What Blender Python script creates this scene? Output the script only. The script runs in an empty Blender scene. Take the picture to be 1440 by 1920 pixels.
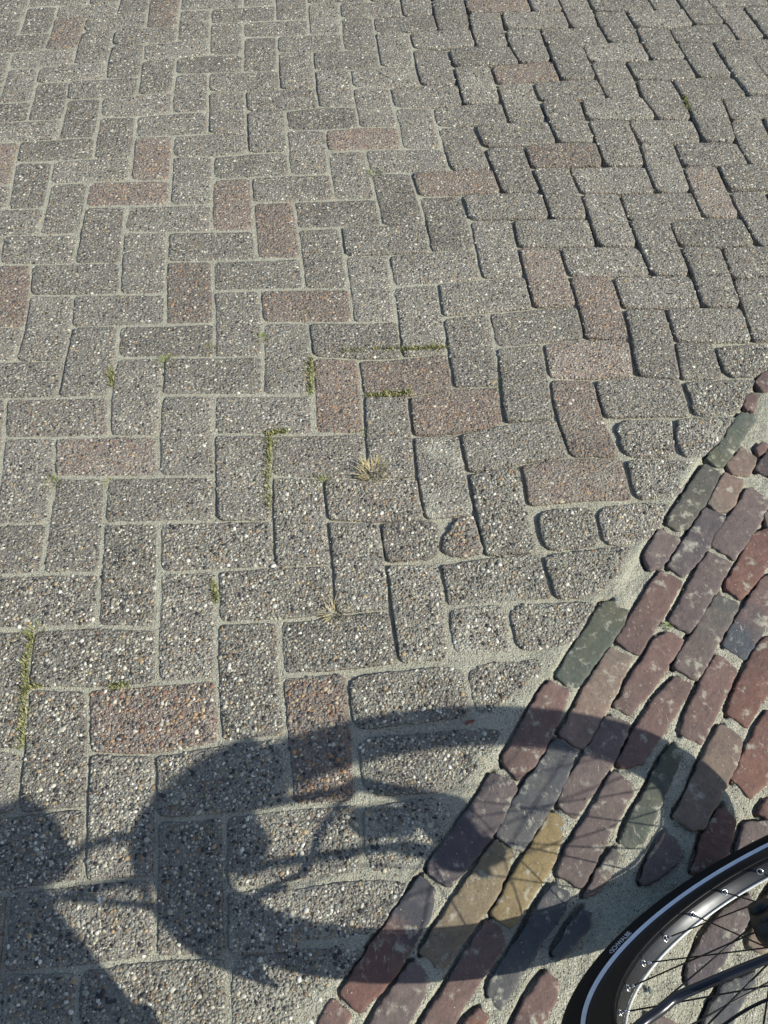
import bpy, math, random
import numpy as np
from mathutils import Matrix, Vector
CAM = (0.282388, -0.782324, 1.38118)
RIGHT = (0.992447, -0.117034, 0.036768)
UP = (0.078279, 0.834943, 0.54474)
FWD = (0.094452, 0.537748, -0.837799)
# measured paving grid: column, row, and how far (mm) that joint corner has drifted from a perfect grid
DRIFT = [(-5,17,43.6,-48.0),(-5,18,43.6,-66.3),(-4,8,24.9,46.7),(-4,12,11.4,25.2),(-4,13,14.7,9.5),(-4,16,25.1,-22.7),(-4,17,24.3,-49.5),(-4,20,44.5,-76.9),(-4,21,46.2,-113.7),(-3,3,-5.3,40.4),(-3,4,-15.9,43.4),(-3,7,-0.9,39.6),(-3,8,-10.2,39.4),(-3,12,4.7,21.3),(-3,15,14.3,-9.2),(-3,16,10.2,-16.2),(-3,17,17.9,-31.1),(-3,18,18.1,-44.8),(-3,19,31.4,-55.3),(-3,20,31.8,-80.9),(-2,-6,9.5,11.8),(-2,-5,5.3,11.3),(-2,-4,3.4,18.6),(-2,-2,-2.4,19.2),(-2,-1,-5.2,20.5),(-2,2,-2.0,37.8),(-2,3,-8.4,31.1),(-2,6,-2.1,34.4),(-2,7,-7.2,31.8),(-2,12,0.8,26.7),(-2,13,-0.4,17.4),(-2,14,6.0,9.7),(-2,15,4.3,-3.7),(-2,16,8.6,-10.4),(-2,17,7.6,-27.1),(-2,18,17.5,-34.4),(-2,19,17.6,-59.4),(-2,20,20.3,-68.3),(-2,21,26.0,-94.1),(-1,-6,9.5,2.9),(-1,-5,10.5,12.2),(-1,-4,3.4,20.9),(-1,-3,3.1,-2.6),(-1,-2,-8.9,5.9),(-1,-1,-0.8,17.8),(-1,1,-3.7,23.8),(-1,3,-4.5,25.5),(-1,4,-11.2,29.2),(-1,5,-2.6,31.2),(-1,6,-3.6,27.7),(-1,7,-5.7,27.1),(-1,8,-9.2,33.2),(-1,13,-0.1,10.9),(-1,14,-0.1,3.9),(-1,15,-0.2,4.5),(-1,16,1.9,-4.1),(-1,17,6.2,-23.3),(-1,18,7.4,-35.8),(-1,19,10.3,-47.7),(-1,20,11.7,-55.7),(0,-6,12.5,4.0),(0,-5,9.0,9.5),(0,-4,8.8,-13.6),(0,-3,3.1,-17.6),(0,-2,3.6,3.3),(0,-1,-1.4,0.8),(0,0,0.0,9.4),(0,2,-7.5,18.7),(0,3,-10.6,16.6),(0,4,-7.0,22.7),(0,5,-6.5,25.9),(0,6,-4.4,22.7),(0,7,-7.0,19.0),(0,12,-3.2,23.1),(0,13,-0.8,12.1),(0,14,-7.4,14.1),(0,15,-8.1,12.9),(0,16,-2.2,5.1),(0,17,-0.7,-13.2),(0,18,0.9,-24.9),(0,19,0.9,-39.0),(1,-6,9.7,-4.5),(1,-5,8.5,-25.2),(1,-4,9.2,-18.0),(1,-3,4.6,-6.7),(1,-2,-1.6,-0.3),(1,-1,0.2,1.6),(1,0,-0.8,4.8),(1,3,-3.9,12.3),(1,4,-3.2,13.2),(1,5,1.0,16.5),(1,6,1.7,18.9),(1,12,1.9,16.2),(1,13,-12.3,16.5),(1,14,-12.0,18.9),(1,17,-8.0,-2.9),(1,18,-6.0,-13.7),(2,-4,10.3,-17.3),(2,-3,5.3,-7.2),(2,-2,3.5,-6.9),(2,-1,4.0,-6.3),(2,0,2.4,1.1),(2,2,4.5,-0.6),(2,3,5.8,-0.9),(2,4,-4.5,4.2),(2,5,-0.2,11.0),(2,12,-10.8,24.9),(2,13,-10.8,22.9),(2,16,-15.3,3.5),(2,17,-12.8,-4.8),(3,-5,8.5,-20.2),(3,-4,6.3,-23.5),(3,-3,13.5,-12.0),(3,-2,12.0,-8.8),(3,-1,0.8,-2.6),(3,0,3.6,-4.8),(3,1,2.5,-11.0),(3,2,1.9,-16.8),(3,3,-6.0,-6.5),(3,4,-0.5,-5.3),(3,5,5.2,1.8),(3,13,-6.9,24.0),(3,14,-5.1,9.1),(3,17,-13.1,5.4),(3,18,-10.4,-10.5),(4,-2,0.8,-4.4),(4,-1,-2.9,-0.8),(4,0,-0.3,-10.0),(4,1,-1.0,-24.5),(4,2,-15.1,-25.1),(4,3,-7.9,-11.4),(4,4,-0.4,-12.9),(4,5,-1.7,-14.7),(4,12,-7.7,21.3),(4,13,-1.6,9.7),(4,14,-15.4,22.6),(4,15,-15.7,18.5),(4,16,-15.2,7.4),(4,17,-11.4,0.2),(5,-2,-16.7,-6.4),(5,-1,-4.7,-8.0),(5,0,-3.5,-23.6),(5,1,-17.5,-26.8),(5,2,-18.2,-31.9),(5,3,-11.7,-27.8),(5,4,-7.7,-27.6),(5,13,-14.6,22.3),(5,14,-13.8,16.5),(5,15,-14.5,15.6),(5,16,-10.4,1.7),(5,17,-23.5,1.8),(5,18,-19.2,-0.5),(5,19,-13.8,-8.3),(5,20,-10.8,-22.4),(6,0,-22.1,-14.4),(6,2,-19.7,-28.0),(6,3,-19.4,-33.7),(6,4,-8.4,-3.9),(6,5,-6.6,-10.4),(6,12,-10.4,15.7),(6,13,-7.2,15.6),(6,14,-11.5,10.4),(6,15,-6.8,6.7),(6,16,-21.2,11.8),(6,17,-21.2,6.0),(6,18,-18.2,1.2),(6,19,-16.5,-12.7),(7,-1,-13.0,-10.5),(7,0,-17.5,-17.9),(7,1,-19.8,-17.2),(7,2,-11.6,-17.8),(7,3,-25.8,-13.2),(7,4,-15.0,-17.2),(7,13,-6.8,9.3),(7,14,-2.0,-4.3),(7,15,-18.6,16.0),(7,16,-23.8,12.6),(7,17,-18.2,7.0),(7,18,-15.4,-3.7),(8,2,-9.3,-6.7),(8,4,-4.5,-0.0),(8,5,4.9,-0.1),(8,8,14.5,16.8),(8,9,22.9,18.7),(8,14,-17.0,12.5),(8,15,-15.0,13.1),(8,16,-14.9,6.8),(8,17,-12.9,-4.6),(8,18,-25.0,8.4),(8,19,-25.4,2.6),(9,1,-11.5,-20.9),(9,2,-3.8,-16.9),(9,3,-16.8,-16.3),(9,4,-10.0,-15.0),(9,5,1.5,10.4),(9,7,12.5,10.3),(9,8,16.7,6.8),(9,11,12.9,20.2),(9,12,14.3,12.1),(9,13,-4.5,17.8),(9,14,-5.1,11.5),(9,15,-3.5,12.6),(9,16,-1.4,3.8),(9,17,-25.9,13.2),(9,18,-24.8,10.3),(9,19,-15.8,4.7),(10,4,-17.5,-7.2),(10,5,0.6,-3.4),(10,6,10.6,-6.0),(10,7,15.3,-3.8),(10,8,7.8,5.9),(10,9,11.7,6.8),(10,10,17.5,9.1),(10,14,0.7,22.0),(10,15,2.4,12.6),(10,17,-26.6,8.2),(11,3,-34.8,-30.3),(11,4,-25.0,-31.8),(11,5,-2.0,-15.3),(11,6,7.1,-17.8),(11,7,10.9,-1.8),(11,8,7.3,-8.0),(11,9,10.2,-0.5),(11,10,15.6,-4.8),(11,11,7.8,14.2),(11,12,13.0,14.4),(11,13,11.9,25.9),(11,14,23.3,14.9),(11,15,-13.3,16.6),(11,16,-15.1,24.5),(11,17,-15.1,15.5),(11,18,-11.3,3.6),(12,6,-6.1,-19.6),(12,7,4.5,-13.3),(12,8,6.7,-5.3),(12,9,13.1,-14.7),(12,12,30.2,12.0),(12,13,30.3,10.6),(12,14,-2.5,21.8),(12,15,-4.7,19.5),(12,16,-6.9,15.8),(12,17,-3.5,-3.0),(13,5,-27.3,-32.3),(13,6,-15.2,-31.0),(13,7,-5.1,-34.3),(13,8,6.4,-21.3),(13,9,1.9,-6.0),(13,10,6.0,-6.8),(13,11,17.1,0.0),(13,12,22.6,-1.7),(13,13,13.1,16.2),(13,14,-2.0,18.7),(13,15,6.7,16.3),(13,16,4.4,3.7),(13,17,-17.1,15.3),(13,18,-23.5,11.5),(14,8,1.1,-20.4),(14,9,-2.1,-17.5),(14,12,6.0,0.5),(14,13,14.9,7.3),(14,14,18.2,11.8),(14,15,15.2,1.3),(14,16,-18.9,8.9),(14,17,-16.6,10.3),(14,18,-11.0,2.9),(14,19,-14.4,-7.1),(15,11,1.6,-7.6),(15,12,-1.6,-10.7),(15,13,17.3,-1.8),(15,14,29.7,-3.3),(15,15,-5.5,11.8),(15,16,-5.6,15.6),(15,17,-9.1,8.3),(15,18,-5.6,-19.0),(16,14,13.4,11.9),(16,15,6.5,8.7),(16,16,2.8,9.9),(16,17,7.7,-0.7),(16,18,-22.1,4.3),(16,19,-25.0,2.3),(17,17,-10.9,11.7),(17,18,-13.2,6.1)]
CUT = {'c2':[(1.2644,0.4900),(1.3958,0.4931),(1.3804,0.4130),(1.3238,0.3898),(1.2748,0.3956),(1.2599,0.4148),(1.2604,0.4564)],
'c3':[(1.1509,0.3931),(1.3220,0.3851),(1.3198,0.3723),(1.2705,0.3148),(1.2386,0.2853),(1.1446,0.2905),(1.1570,0.3465)],
'c4':[(0.9673,0.2984),(1.1004,0.2898),(1.0833,0.2436),(1.0751,0.1881),(0.9626,0.1968)],
'c5':[(1.1099,0.2890),(1.2465,0.2831),(1.2140,0.2543),(1.1905,0.2224),(1.1392,0.1852),(1.1001,0.1816),(1.0849,0.1929),(1.0872,0.2258),(1.0928,0.2546)],
'c6':[(0.9626,0.1926),(1.1102,0.1765),(1.0899,0.1365),(1.0566,0.0949),(1.0325,0.0838),(0.9599,0.0879),(0.9577,0.1350)],
'p1':[(0.7419,0.0821),(0.8622,0.0800),(0.8581,-0.0106),(0.7407,-0.0152)],
'p2':[(0.8680,0.0807),(1.0304,0.0774),(1.0054,0.0446),(0.9809,0.0125),(0.9408,-0.0148),(0.8606,-0.0133)],
'c8':[(0.7373,-0.0209),(0.9216,-0.0167),(0.8935,-0.0504),(0.8693,-0.0870),(0.8180,-0.1211),(0.7377,-0.1188),(0.7352,-0.0622)],
'h1':[(0.5335,-0.1264),(0.5573,-0.1166),(0.6379,-0.1201),(0.6374,-0.1726),(0.6363,-0.2170),(0.5313,-0.2125),(0.5289,-0.1671)],
'h2':[(0.6439,-0.1207),(0.8208,-0.1304),(0.7844,-0.1711),(0.7417,-0.2204),(0.6431,-0.2177)],
'c10a':[(0.3342,-0.2299),(0.5408,-0.2309),(0.5408,-0.2811),(0.5398,-0.3293),(0.4056,-0.3274),(0.3500,-0.3328),(0.3320,-0.3122)],
'c10b':[(0.5475,-0.2316),(0.6988,-0.2337),(0.6530,-0.3074),(0.6293,-0.3291),(0.5444,-0.3298)],
'c11':[(0.3398,-0.3437),(0.4400,-0.3450),(0.5923,-0.3490),(0.5769,-0.3799),(0.5416,-0.4211),(0.4879,-0.4459),(0.4408,-0.4468),(0.3535,-0.4425),(0.3374,-0.4123)],
'c12':[(0.3355,-0.4566),(0.4540,-0.4534),(0.4825,-0.4684),(0.4841,-0.4854),(0.4588,-0.5180),(0.4412,-0.5378),(0.4188,-0.5574),(0.3433,-0.5583),(0.3323,-0.5281)],
'c13':[(0.2093,-0.5647),(0.3367,-0.5653),(0.4011,-0.5763),(0.3767,-0.6046),(0.3422,-0.6404),(0.3280,-0.6459),(0.2069,-0.6392)],
'c14':[(0.1206,-0.6455),(0.3010,-0.6521),(0.3242,-0.6583),(0.3107,-0.6743),(0.2868,-0.6944),(0.2620,-0.7118),(0.2469,-0.7379),(0.2295,-0.7712),(0.1202,-0.7583)],
'k1':[(0.4302,0.0822),(0.5207,0.0799),(0.5437,0.0690),(0.5401,0.0321),(0.5330,0.0000),(0.5045,-0.0092),(0.4319,-0.0093),(0.4273,0.0307)],
'k2':[(0.5854,0.0802),(0.6153,0.0837),(0.6202,0.0331),(0.6219,-0.0037),(0.5876,-0.0124),(0.5567,-0.0095),(0.5401,0.0114),(0.5433,0.0318),(0.5635,0.0583)]}
BRICKS = [('r',[(1.3228,0.3737),(1.3411,0.3949),(1.3622,0.4063),(1.3929,0.4120),(1.3872,0.3715),(1.3410,0.3513),(1.3275,0.3493),(1.3218,0.3609)]),
('r',[(1.2693,0.3150),(1.2820,0.3357),(1.3007,0.3452),(1.3125,0.3331),(1.2950,0.3034),(1.2839,0.2905),(1.2710,0.2993)]),
('g',[(1.2499,0.2859),(1.2895,0.2824),(1.2787,0.2636),(1.2342,0.2229),(1.2122,0.1958),(1.1941,0.1788),(1.1650,0.1505),(1.1499,0.1546),(1.1341,0.1772),(1.1940,0.2221),(1.2175,0.2540)]),
('o',[(1.2219,0.1993),(1.2463,0.1685),(1.2346,0.1469),(1.2101,0.1256),(1.1760,0.1287),(1.1765,0.1564)]),
('r',[(1.2517,0.1923),(1.2739,0.2092),(1.2823,0.1997),(1.2690,0.1807),(1.2524,0.1750)]),
('d',[(1.2769,0.1857),(1.2299,0.1376),(1.2553,0.1145),(1.3197,0.1718),(1.3105,0.1943)]),
('G',[(1.1287,0.1650),(1.1547,0.1347),(1.1014,0.0682),(1.0741,0.0446),(1.0473,0.0214),(1.0196,0.0050),(0.9995,0.0221),(1.0111,0.0414),(1.0634,0.0983),(1.0989,0.1357)]),
('o',[(1.1602,0.1370),(1.1969,0.1089),(1.1456,0.0444),(1.1116,0.0385),(1.1001,0.0643),(1.1295,0.0962)]),
('m',[(1.1988,0.0952),(1.2350,0.0623),(1.2116,0.0317),(1.2013,0.0197),(1.1458,-0.0381),(1.1094,-0.0712),(1.0727,-0.0348),(1.0952,-0.0084),(1.1502,0.0413)]),
('p',[(1.0916,0.0559),(1.1281,0.0305),(1.1071,0.0094),(1.0679,-0.0393),(1.0274,-0.0717),(0.9939,-0.0980),(0.9700,-0.0721),(1.0392,-0.0031)]),
('m',[(0.9828,0.0148),(1.0181,-0.0135),(0.9634,-0.0691),(0.9358,-0.0782),(0.9326,-0.0421)]),
('r',[(0.9567,-0.0803),(0.9931,-0.1073),(0.9402,-0.1669),(0.8658,-0.2435),(0.8541,-0.2423),(0.8270,-0.2132),(0.8850,-0.1536),(0.9310,-0.1047)]),
('m',[(1.0647,-0.0487),(1.1011,-0.0788),(1.0554,-0.1285),(0.9993,-0.1872),(0.9664,-0.2144),(0.9399,-0.1845),(0.9639,-0.1581),(1.0097,-0.1054),(1.0395,-0.0681)]),
('g',[(0.8253,-0.1331),(0.8491,-0.1332),(0.8667,-0.1595),(0.8565,-0.1806),(0.8191,-0.2198),(0.7362,-0.2944),(0.7153,-0.2882),(0.7036,-0.2680),(0.7387,-0.2326),(0.7715,-0.1937),(0.7966,-0.1636)]),
('R',[(1.1655,-0.0151),(1.2161,-0.0009),(1.2313,-0.0339),(1.1706,-0.0892),(1.1271,-0.1262),(1.0918,-0.1550),(1.0709,-0.1300),(1.0782,-0.1156),(1.1159,-0.0803),(1.1458,-0.0381)]),
('t',[(1.2059,0.0257),(1.2493,0.0544),(1.2614,0.0270),(1.2018,-0.0085)]),
('w',[(1.0478,-0.1381),(1.0847,-0.1656),(1.0325,-0.2232),(0.9575,-0.3022),(0.9453,-0.3000),(0.9185,-0.2748),(0.9379,-0.2487),(0.9982,-0.1904)]),
('b',[(1.1460,-0.1164),(1.1850,-0.1084),(1.1895,-0.1382),(1.1278,-0.2000),(1.1013,-0.2334),(1.0547,-0.2753),(1.0219,-0.2414),(1.0519,-0.2067),(1.0868,-0.1770)]),
('o',[(0.8114,-0.2295),(0.8510,-0.2493),(0.8096,-0.3010),(0.7675,-0.3484),(0.7336,-0.3947),(0.7162,-0.4038),(0.6836,-0.3727),(0.7152,-0.3401),(0.7543,-0.2883)]),
('r',[(0.9276,-0.2072),(0.9574,-0.2263),(0.8630,-0.3194),(0.8136,-0.3552),(0.7932,-0.3318),(0.8174,-0.3147),(0.8334,-0.2864),(0.8804,-0.2450),(0.8980,-0.2203)]),
('r',[(0.9151,-0.2948),(0.9439,-0.3129),(0.8785,-0.3792),(0.8130,-0.4387),(0.7749,-0.4417),(0.7736,-0.4299),(0.8228,-0.3733),(0.8710,-0.3252)]),
('r',[(1.0080,-0.2579),(1.0364,-0.2920),(0.9563,-0.3778),(0.9231,-0.4185),(0.8899,-0.3945),(0.9203,-0.3548),(0.9698,-0.2954)]),
('R',[(1.1016,-0.2409),(1.1507,-0.2351),(1.1433,-0.2665),(1.0731,-0.3413),(1.0150,-0.3983),(0.9859,-0.3684),(1.0274,-0.3165),(1.0720,-0.2645)]),
('r',[(0.6885,-0.2785),(0.7194,-0.2996),(0.6841,-0.3587),(0.6334,-0.4176),(0.5961,-0.4428),(0.5761,-0.4070),(0.6254,-0.3478),(0.6635,-0.3036)]),
('B',[(0.6774,-0.3795),(0.7051,-0.4072),(0.6751,-0.4549),(0.6303,-0.5039),(0.5851,-0.5497),(0.5697,-0.5488),(0.5441,-0.5250),(0.5804,-0.4757),(0.6251,-0.4345)]),
('m',[(0.7736,-0.3510),(0.8124,-0.3694),(0.7770,-0.4176),(0.7346,-0.4613),(0.6783,-0.5150),(0.6532,-0.4895),(0.6744,-0.4574),(0.7276,-0.4032)]),
('m',[(0.7602,-0.4446),(0.7855,-0.4694),(0.7750,-0.4900),(0.7307,-0.5357),(0.6614,-0.6170),(0.6269,-0.5900),(0.6550,-0.5559),(0.7090,-0.4999)]),
('g',[(0.8726,-0.4131),(0.8880,-0.4240),(0.8570,-0.4621),(0.8208,-0.5104),(0.7817,-0.5593),(0.7525,-0.5683),(0.7413,-0.5549),(0.7660,-0.5213),(0.8079,-0.4806),(0.8425,-0.4400)]),
('t',[(0.9681,-0.3857),(0.9997,-0.4136),(0.9730,-0.4603),(0.9363,-0.4945),(0.8845,-0.5460),(0.8583,-0.5514),(0.8418,-0.5245),(0.8729,-0.4989),(0.9229,-0.4332)]),
('R',[(1.0604,-0.3743),(1.0899,-0.3871),(1.0653,-0.4364),(1.0157,-0.4899),(0.9785,-0.5138),(0.9541,-0.4788),(0.9839,-0.4488),(1.0327,-0.3954)]),
('R',[(0.9307,-0.5181),(0.9317,-0.5536),(0.9089,-0.5920),(0.8723,-0.6079),(0.8405,-0.6162),(0.8796,-0.5603),(0.9068,-0.5342)]),
('R',[(0.9787,-0.5378),(1.0053,-0.5167),(1.0278,-0.5304),(1.0005,-0.5528)]),
('m',[(0.9530,-0.5501),(0.9917,-0.5519),(1.0030,-0.5698),(0.9764,-0.5914),(0.9178,-0.5971)]),
('m',[(0.8160,-0.5492),(0.8338,-0.5635),(0.8348,-0.5878),(0.8020,-0.6080),(0.7627,-0.6230),(0.7582,-0.6148),(0.7891,-0.5788)]),
('w',[(0.7274,-0.5639),(0.7380,-0.5731),(0.7001,-0.6160),(0.6662,-0.6313),(0.6631,-0.6271),(0.6936,-0.5919)]),
('y',[(0.6373,-0.5005),(0.6657,-0.5119),(0.6292,-0.5729),(0.5482,-0.6529),(0.5283,-0.6492),(0.5163,-0.6345),(0.5688,-0.5741),(0.6016,-0.5419)]),
('T',[(0.5426,-0.5329),(0.5694,-0.5504),(0.5314,-0.6123),(0.4393,-0.6926),(0.4226,-0.6977),(0.4005,-0.6741),(0.4363,-0.6351),(0.5068,-0.5633)]),
('p',[(0.5541,-0.4269),(0.5857,-0.4365),(0.5905,-0.4570),(0.5672,-0.4970),(0.5195,-0.5409),(0.4649,-0.5858),(0.4517,-0.5896),(0.4274,-0.5677),(0.4366,-0.5515),(0.4771,-0.5119),(0.5302,-0.4591)]),
('n',[(0.4144,-0.5709),(0.4243,-0.5774),(0.4324,-0.5958),(0.4227,-0.6276),(0.3933,-0.6627),(0.3586,-0.7027),(0.3055,-0.7401),(0.2952,-0.7356),(0.2780,-0.7137),(0.3033,-0.6853),(0.3418,-0.6446),(0.3853,-0.6011)]),
('m',[(0.3873,-0.6832),(0.4141,-0.7118),(0.3746,-0.7593),(0.3479,-0.7883),(0.3050,-0.7673),(0.3402,-0.7256)]),
('r',[(0.5044,-0.6450),(0.5289,-0.6587),(0.5279,-0.6802),(0.4853,-0.7173),(0.4346,-0.7696),(0.4160,-0.7899),(0.3804,-0.7729),(0.4378,-0.7166),(0.4646,-0.6850)]),
('B',[(0.6179,-0.6029),(0.6433,-0.6211),(0.6298,-0.6422),(0.5882,-0.6778),(0.5566,-0.7096),(0.5367,-0.7281),(0.5059,-0.7628),(0.4913,-0.7364),(0.4983,-0.7202),(0.5319,-0.6927),(0.5576,-0.6671),(0.5800,-0.6403)]),
('B',[(0.6543,-0.6449),(0.6697,-0.6504),(0.6601,-0.6715),(0.6249,-0.6963),(0.6061,-0.7062),(0.6001,-0.6970),(0.6277,-0.6678)]),
('r',[(0.5824,-0.7209),(0.5968,-0.7350),(0.5859,-0.7575),(0.5541,-0.7933),(0.5074,-0.7943),(0.5427,-0.7558),(0.5586,-0.7374)]),
('R',[(0.4736,-0.7558),(0.4873,-0.7659),(0.4691,-0.7930),(0.4305,-0.7948),(0.4504,-0.7682)]),
('r',[(0.2653,-0.7182),(0.2902,-0.7396),(0.2740,-0.7764),(0.2332,-0.7716),(0.2469,-0.7379)]),
('p',[(0.9030,-0.6618),(0.9241,-0.6565),(0.9167,-0.6716),(0.9053,-0.6861),(0.8708,-0.7151),(0.8374,-0.7503),(0.8162,-0.7590),(0.7874,-0.7639),(0.7913,-0.7471),(0.8100,-0.7282),(0.8274,-0.7015),(0.8659,-0.6764)]),
('B',[(0.8402,-0.7680),(0.8929,-0.7554),(0.8783,-0.7745),(0.8425,-0.8094),(0.8195,-0.8310),(0.7790,-0.8327),(0.8062,-0.7999)]),
('t',[(0.8928,-0.7198),(0.9389,-0.6658),(0.9871,-0.6326),(1.0065,-0.6504),(0.9581,-0.7054),(0.9119,-0.7363)])]
EDGE = [(1.4422,0.4928),(1.3653,0.4143),(1.2628,0.3109),(1.1297,0.1747),(0.9987,0.0196),(0.9305,-0.0419),(0.8360,-0.1319),(0.7008,-0.2677),(0.5761,-0.4070),(0.5376,-0.4426),(0.4254,-0.5698),(0.2797,-0.7119),(0.2345,-0.7526),(0.1985,-0.7925)]
TUFTS = [(-0.0014,0.5443,'g',0.026),(0.1010,0.5767,'y',0.022),(0.2134,0.6010,'g',0.024),(-0.1159,0.5141,'g',0.023),(0.3253,0.6665,'y',0.025),(0.3201,0.5014,'g',0.024),(0.4167,0.5459,'y',0.027),(0.5083,0.5434,'g',0.024),(0.6068,0.5403,'g',0.027),(0.5213,0.4086,'y',0.021),(0.7287,0.4271,'g',0.021),(0.4277,0.2038,'s',0.044),(0.3253,0.1863,'g',0.026),(-0.2197,0.2363,'g',0.024),(-0.1095,0.2262,'g',0.019),(-0.0627,0.2351,'g',0.015),(0.1102,0.1224,'g',0.013),(0.1039,-0.0371,'g',0.016),(-0.0055,-0.0650,'y',0.016),(0.3192,-0.1061,'s',0.028),(0.3215,0.0073,'y',0.014),(-0.2158,-0.0920,'y',0.025),(-0.0600,-0.2090,'g',0.017),(-0.0884,-0.3244,'y',0.014),(-0.1420,-0.0836,'g',0.012),(0.5421,1.1963,'g',0.026),(1.3958,1.5859,'g',0.023),(1.5176,1.4728,'g',0.032),(1.1894,1.4827,'g',0.019),(1.3072,1.3939,'g',0.022),(1.1889,1.2528,'g',0.021),(1.7175,1.6842,'g',0.024),(0.3344,0.9607,'g',0.019),(1.1620,1.7740,'g',0.020),(0.4107,0.3075,'s',0.023),(0.2108,0.8847,'g',0.016),(0.9316,-0.1946,'l',0.010)]
MOSS = [[(0.2198,0.3201),(0.2150,0.2572),(0.2092,0.1969),(0.2098,0.1319)],[(-0.2199,-0.0968),(-0.2253,-0.1475),(-0.2224,-0.1970),(-0.2196,-0.2449),(-0.2175,-0.2999)],[(-0.2224,-0.1970),(-0.1916,-0.1934)],[(0.2144,0.3249),(0.2594,0.3266)],[(0.3922,0.5445),(0.4656,0.5452),(0.5512,0.5415),(0.6319,0.5417)],[(0.4329,0.4100),(0.5335,0.4107)],[(1.5230,1.5151),(1.5151,1.4449)],[(0.1010,-0.0199),(0.1047,-0.0650)],[(-0.1196,0.5381),(-0.1140,0.4828)],[(0.3223,0.5338),(0.3135,0.4233)],[(-0.0780,-0.2091),(-0.0464,-0.2084)]]
WHEEL_AT = (0.8141, -0.6477, 0.0)
HEADING = 0.39553
LEAN = -0.24244
SUN_AZ = -0.52191
SUN_EL = 0.67425
STONES = [(0.2135,0.0025,0.0062,0.004,0.003,0.2,(0.62, 0.6, 0.56),'loose_pebble','small chalky white pebble in the joint left of the middle of the paving'),
(0.2054,0.4464,0.0042,0.0038,0.003,0,(0.38, 0.3, 0.2),'loose_pebble','small tan pebble in the joint near a grey paver with a grass tuft above it'),
(0.5349,-0.3363,0.011,0.003,0.002,0.25,(0.2, 0.075, 0.06),'brick_chip','long thin reddish brick chip lying in the sandy joint inside the wheel shadow'),
(0.0106,-0.2950,0.0038,0.003,0.002,0.6,(0.6, 0.58, 0.54),'loose_pebble','tiny white pebble at the paver corner beside the large reddish paver, lower left'),
(0.7286,-0.7619,0.0032,0.0055,0.002,0.1,(0.11, 0.15, 0.14),'loose_pebble','blue-green pebble in the sand seen through the wheel spokes')]

random.seed(7)
rng = np.random.default_rng(11)
U = 0.107                                   # paving module in metres
scene = bpy.context.scene
COL = scene.collection

# ------------------------------------------------------------------ camera
cam = bpy.data.cameras.new('camera')
cam.sensor_fit = 'HORIZONTAL'; cam.sensor_width = 36.0; cam.lens = 38.75
cam.clip_start = 0.02; cam.clip_end = 800
camo = bpy.data.objects.new('camera', cam); COL.objects.link(camo)
M = Matrix((RIGHT, UP, [-v for v in FWD])).transposed().to_4x4()
M.translation = Vector(CAM)
camo.matrix_world = M
scene.camera = camo

# ------------------------------------------------------------------ sky and sun
world = bpy.data.worlds.new('World'); scene.world = world
world.use_nodes = True
wn = world.node_tree.nodes; wl = world.node_tree.links
bg = wn['Background']
sky = wn.new('ShaderNodeTexSky'); sky.sky_type = 'NISHITA'; sky.sun_disc = False
sky.sun_elevation = SUN_EL; sky.sun_rotation = math.pi/2 - SUN_AZ
sky.air_density = 1.0; sky.dust_density = 1.0; sky.ozone_density = 1.0
wl.new(sky.outputs[0], bg.inputs[0]); bg.inputs[1].default_value = 0.105
sun = bpy.data.lights.new('sun', 'SUN'); sun.energy = 4.3; sun.angle = math.radians(0.65)
sun.color = (1.0, 0.96, 0.855)
suno = bpy.data.objects.new('sun', sun); COL.objects.link(suno)
sdir = Vector((math.cos(SUN_EL)*math.cos(SUN_AZ), math.cos(SUN_EL)*math.sin(SUN_AZ), math.sin(SUN_EL)))
suno.rotation_euler = sdir.to_track_quat('Z', 'Y').to_euler()
suno.location = sdir*20
vs = scene.view_settings
vs.view_transform = 'Standard'; vs.look = 'None'; vs.gamma = 1.0; vs.exposure = 0.6
vs.use_curve_mapping = False

# ------------------------------------------------------------------ small helpers
def smooth(x, a, b):
    t = np.clip((x-a)/(b-a), 0, 1); return t*t*(3-2*t)

_tab = rng.random((256, 256))
def vnoise(x, y, s, seed=0):                # value noise, feature size s metres, 0..1
    x = np.asarray(x, float)/s+seed*17.3; y = np.asarray(y, float)/s+seed*9.7
    xi = np.floor(x).astype(int); yi = np.floor(y).astype(int)
    fx = x-xi; fy = y-yi; fx = fx*fx*(3-2*fx); fy = fy*fy*(3-2*fy)
    g = lambda a, b: _tab[a & 255, b & 255]
    return (g(xi, yi)*(1-fx)+g(xi+1, yi)*fx)*(1-fy)+(g(xi, yi+1)*(1-fx)+g(xi+1, yi+1)*fx)*fy

def make_mesh(name, V, loops, starts, totals, smooth_shade=True, col=None):
    me = bpy.data.meshes.new(name)
    V = np.asarray(V, np.float32)
    me.vertices.add(len(V)); me.vertices.foreach_set('co', V.ravel())
    me.loops.add(len(loops)); me.loops.foreach_set('vertex_index', np.asarray(loops, np.int32))
    me.polygons.add(len(starts))
    me.polygons.foreach_set('loop_start', np.asarray(starts, np.int32))
    me.polygons.foreach_set('loop_total', np.asarray(totals, np.int32))
    me.update(calc_edges=True)
    me.polygons.foreach_set('use_smooth', np.full(len(starts), smooth_shade))
    if col is not None:
        a = me.color_attributes.new('Col', 'FLOAT_COLOR', 'POINT')
        a.data.foreach_set('color', np.asarray(col, np.float32).ravel())
    return me

def mesh_faces(name, V, F, smooth_shade=True, col=None):
    F = [list(f) for f in F]
    tot = [len(f) for f in F]; st = np.r_[0, np.cumsum(tot)[:-1]]
    return make_mesh(name, V, [i for f in F for i in f], st, tot, smooth_shade, col)

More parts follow.
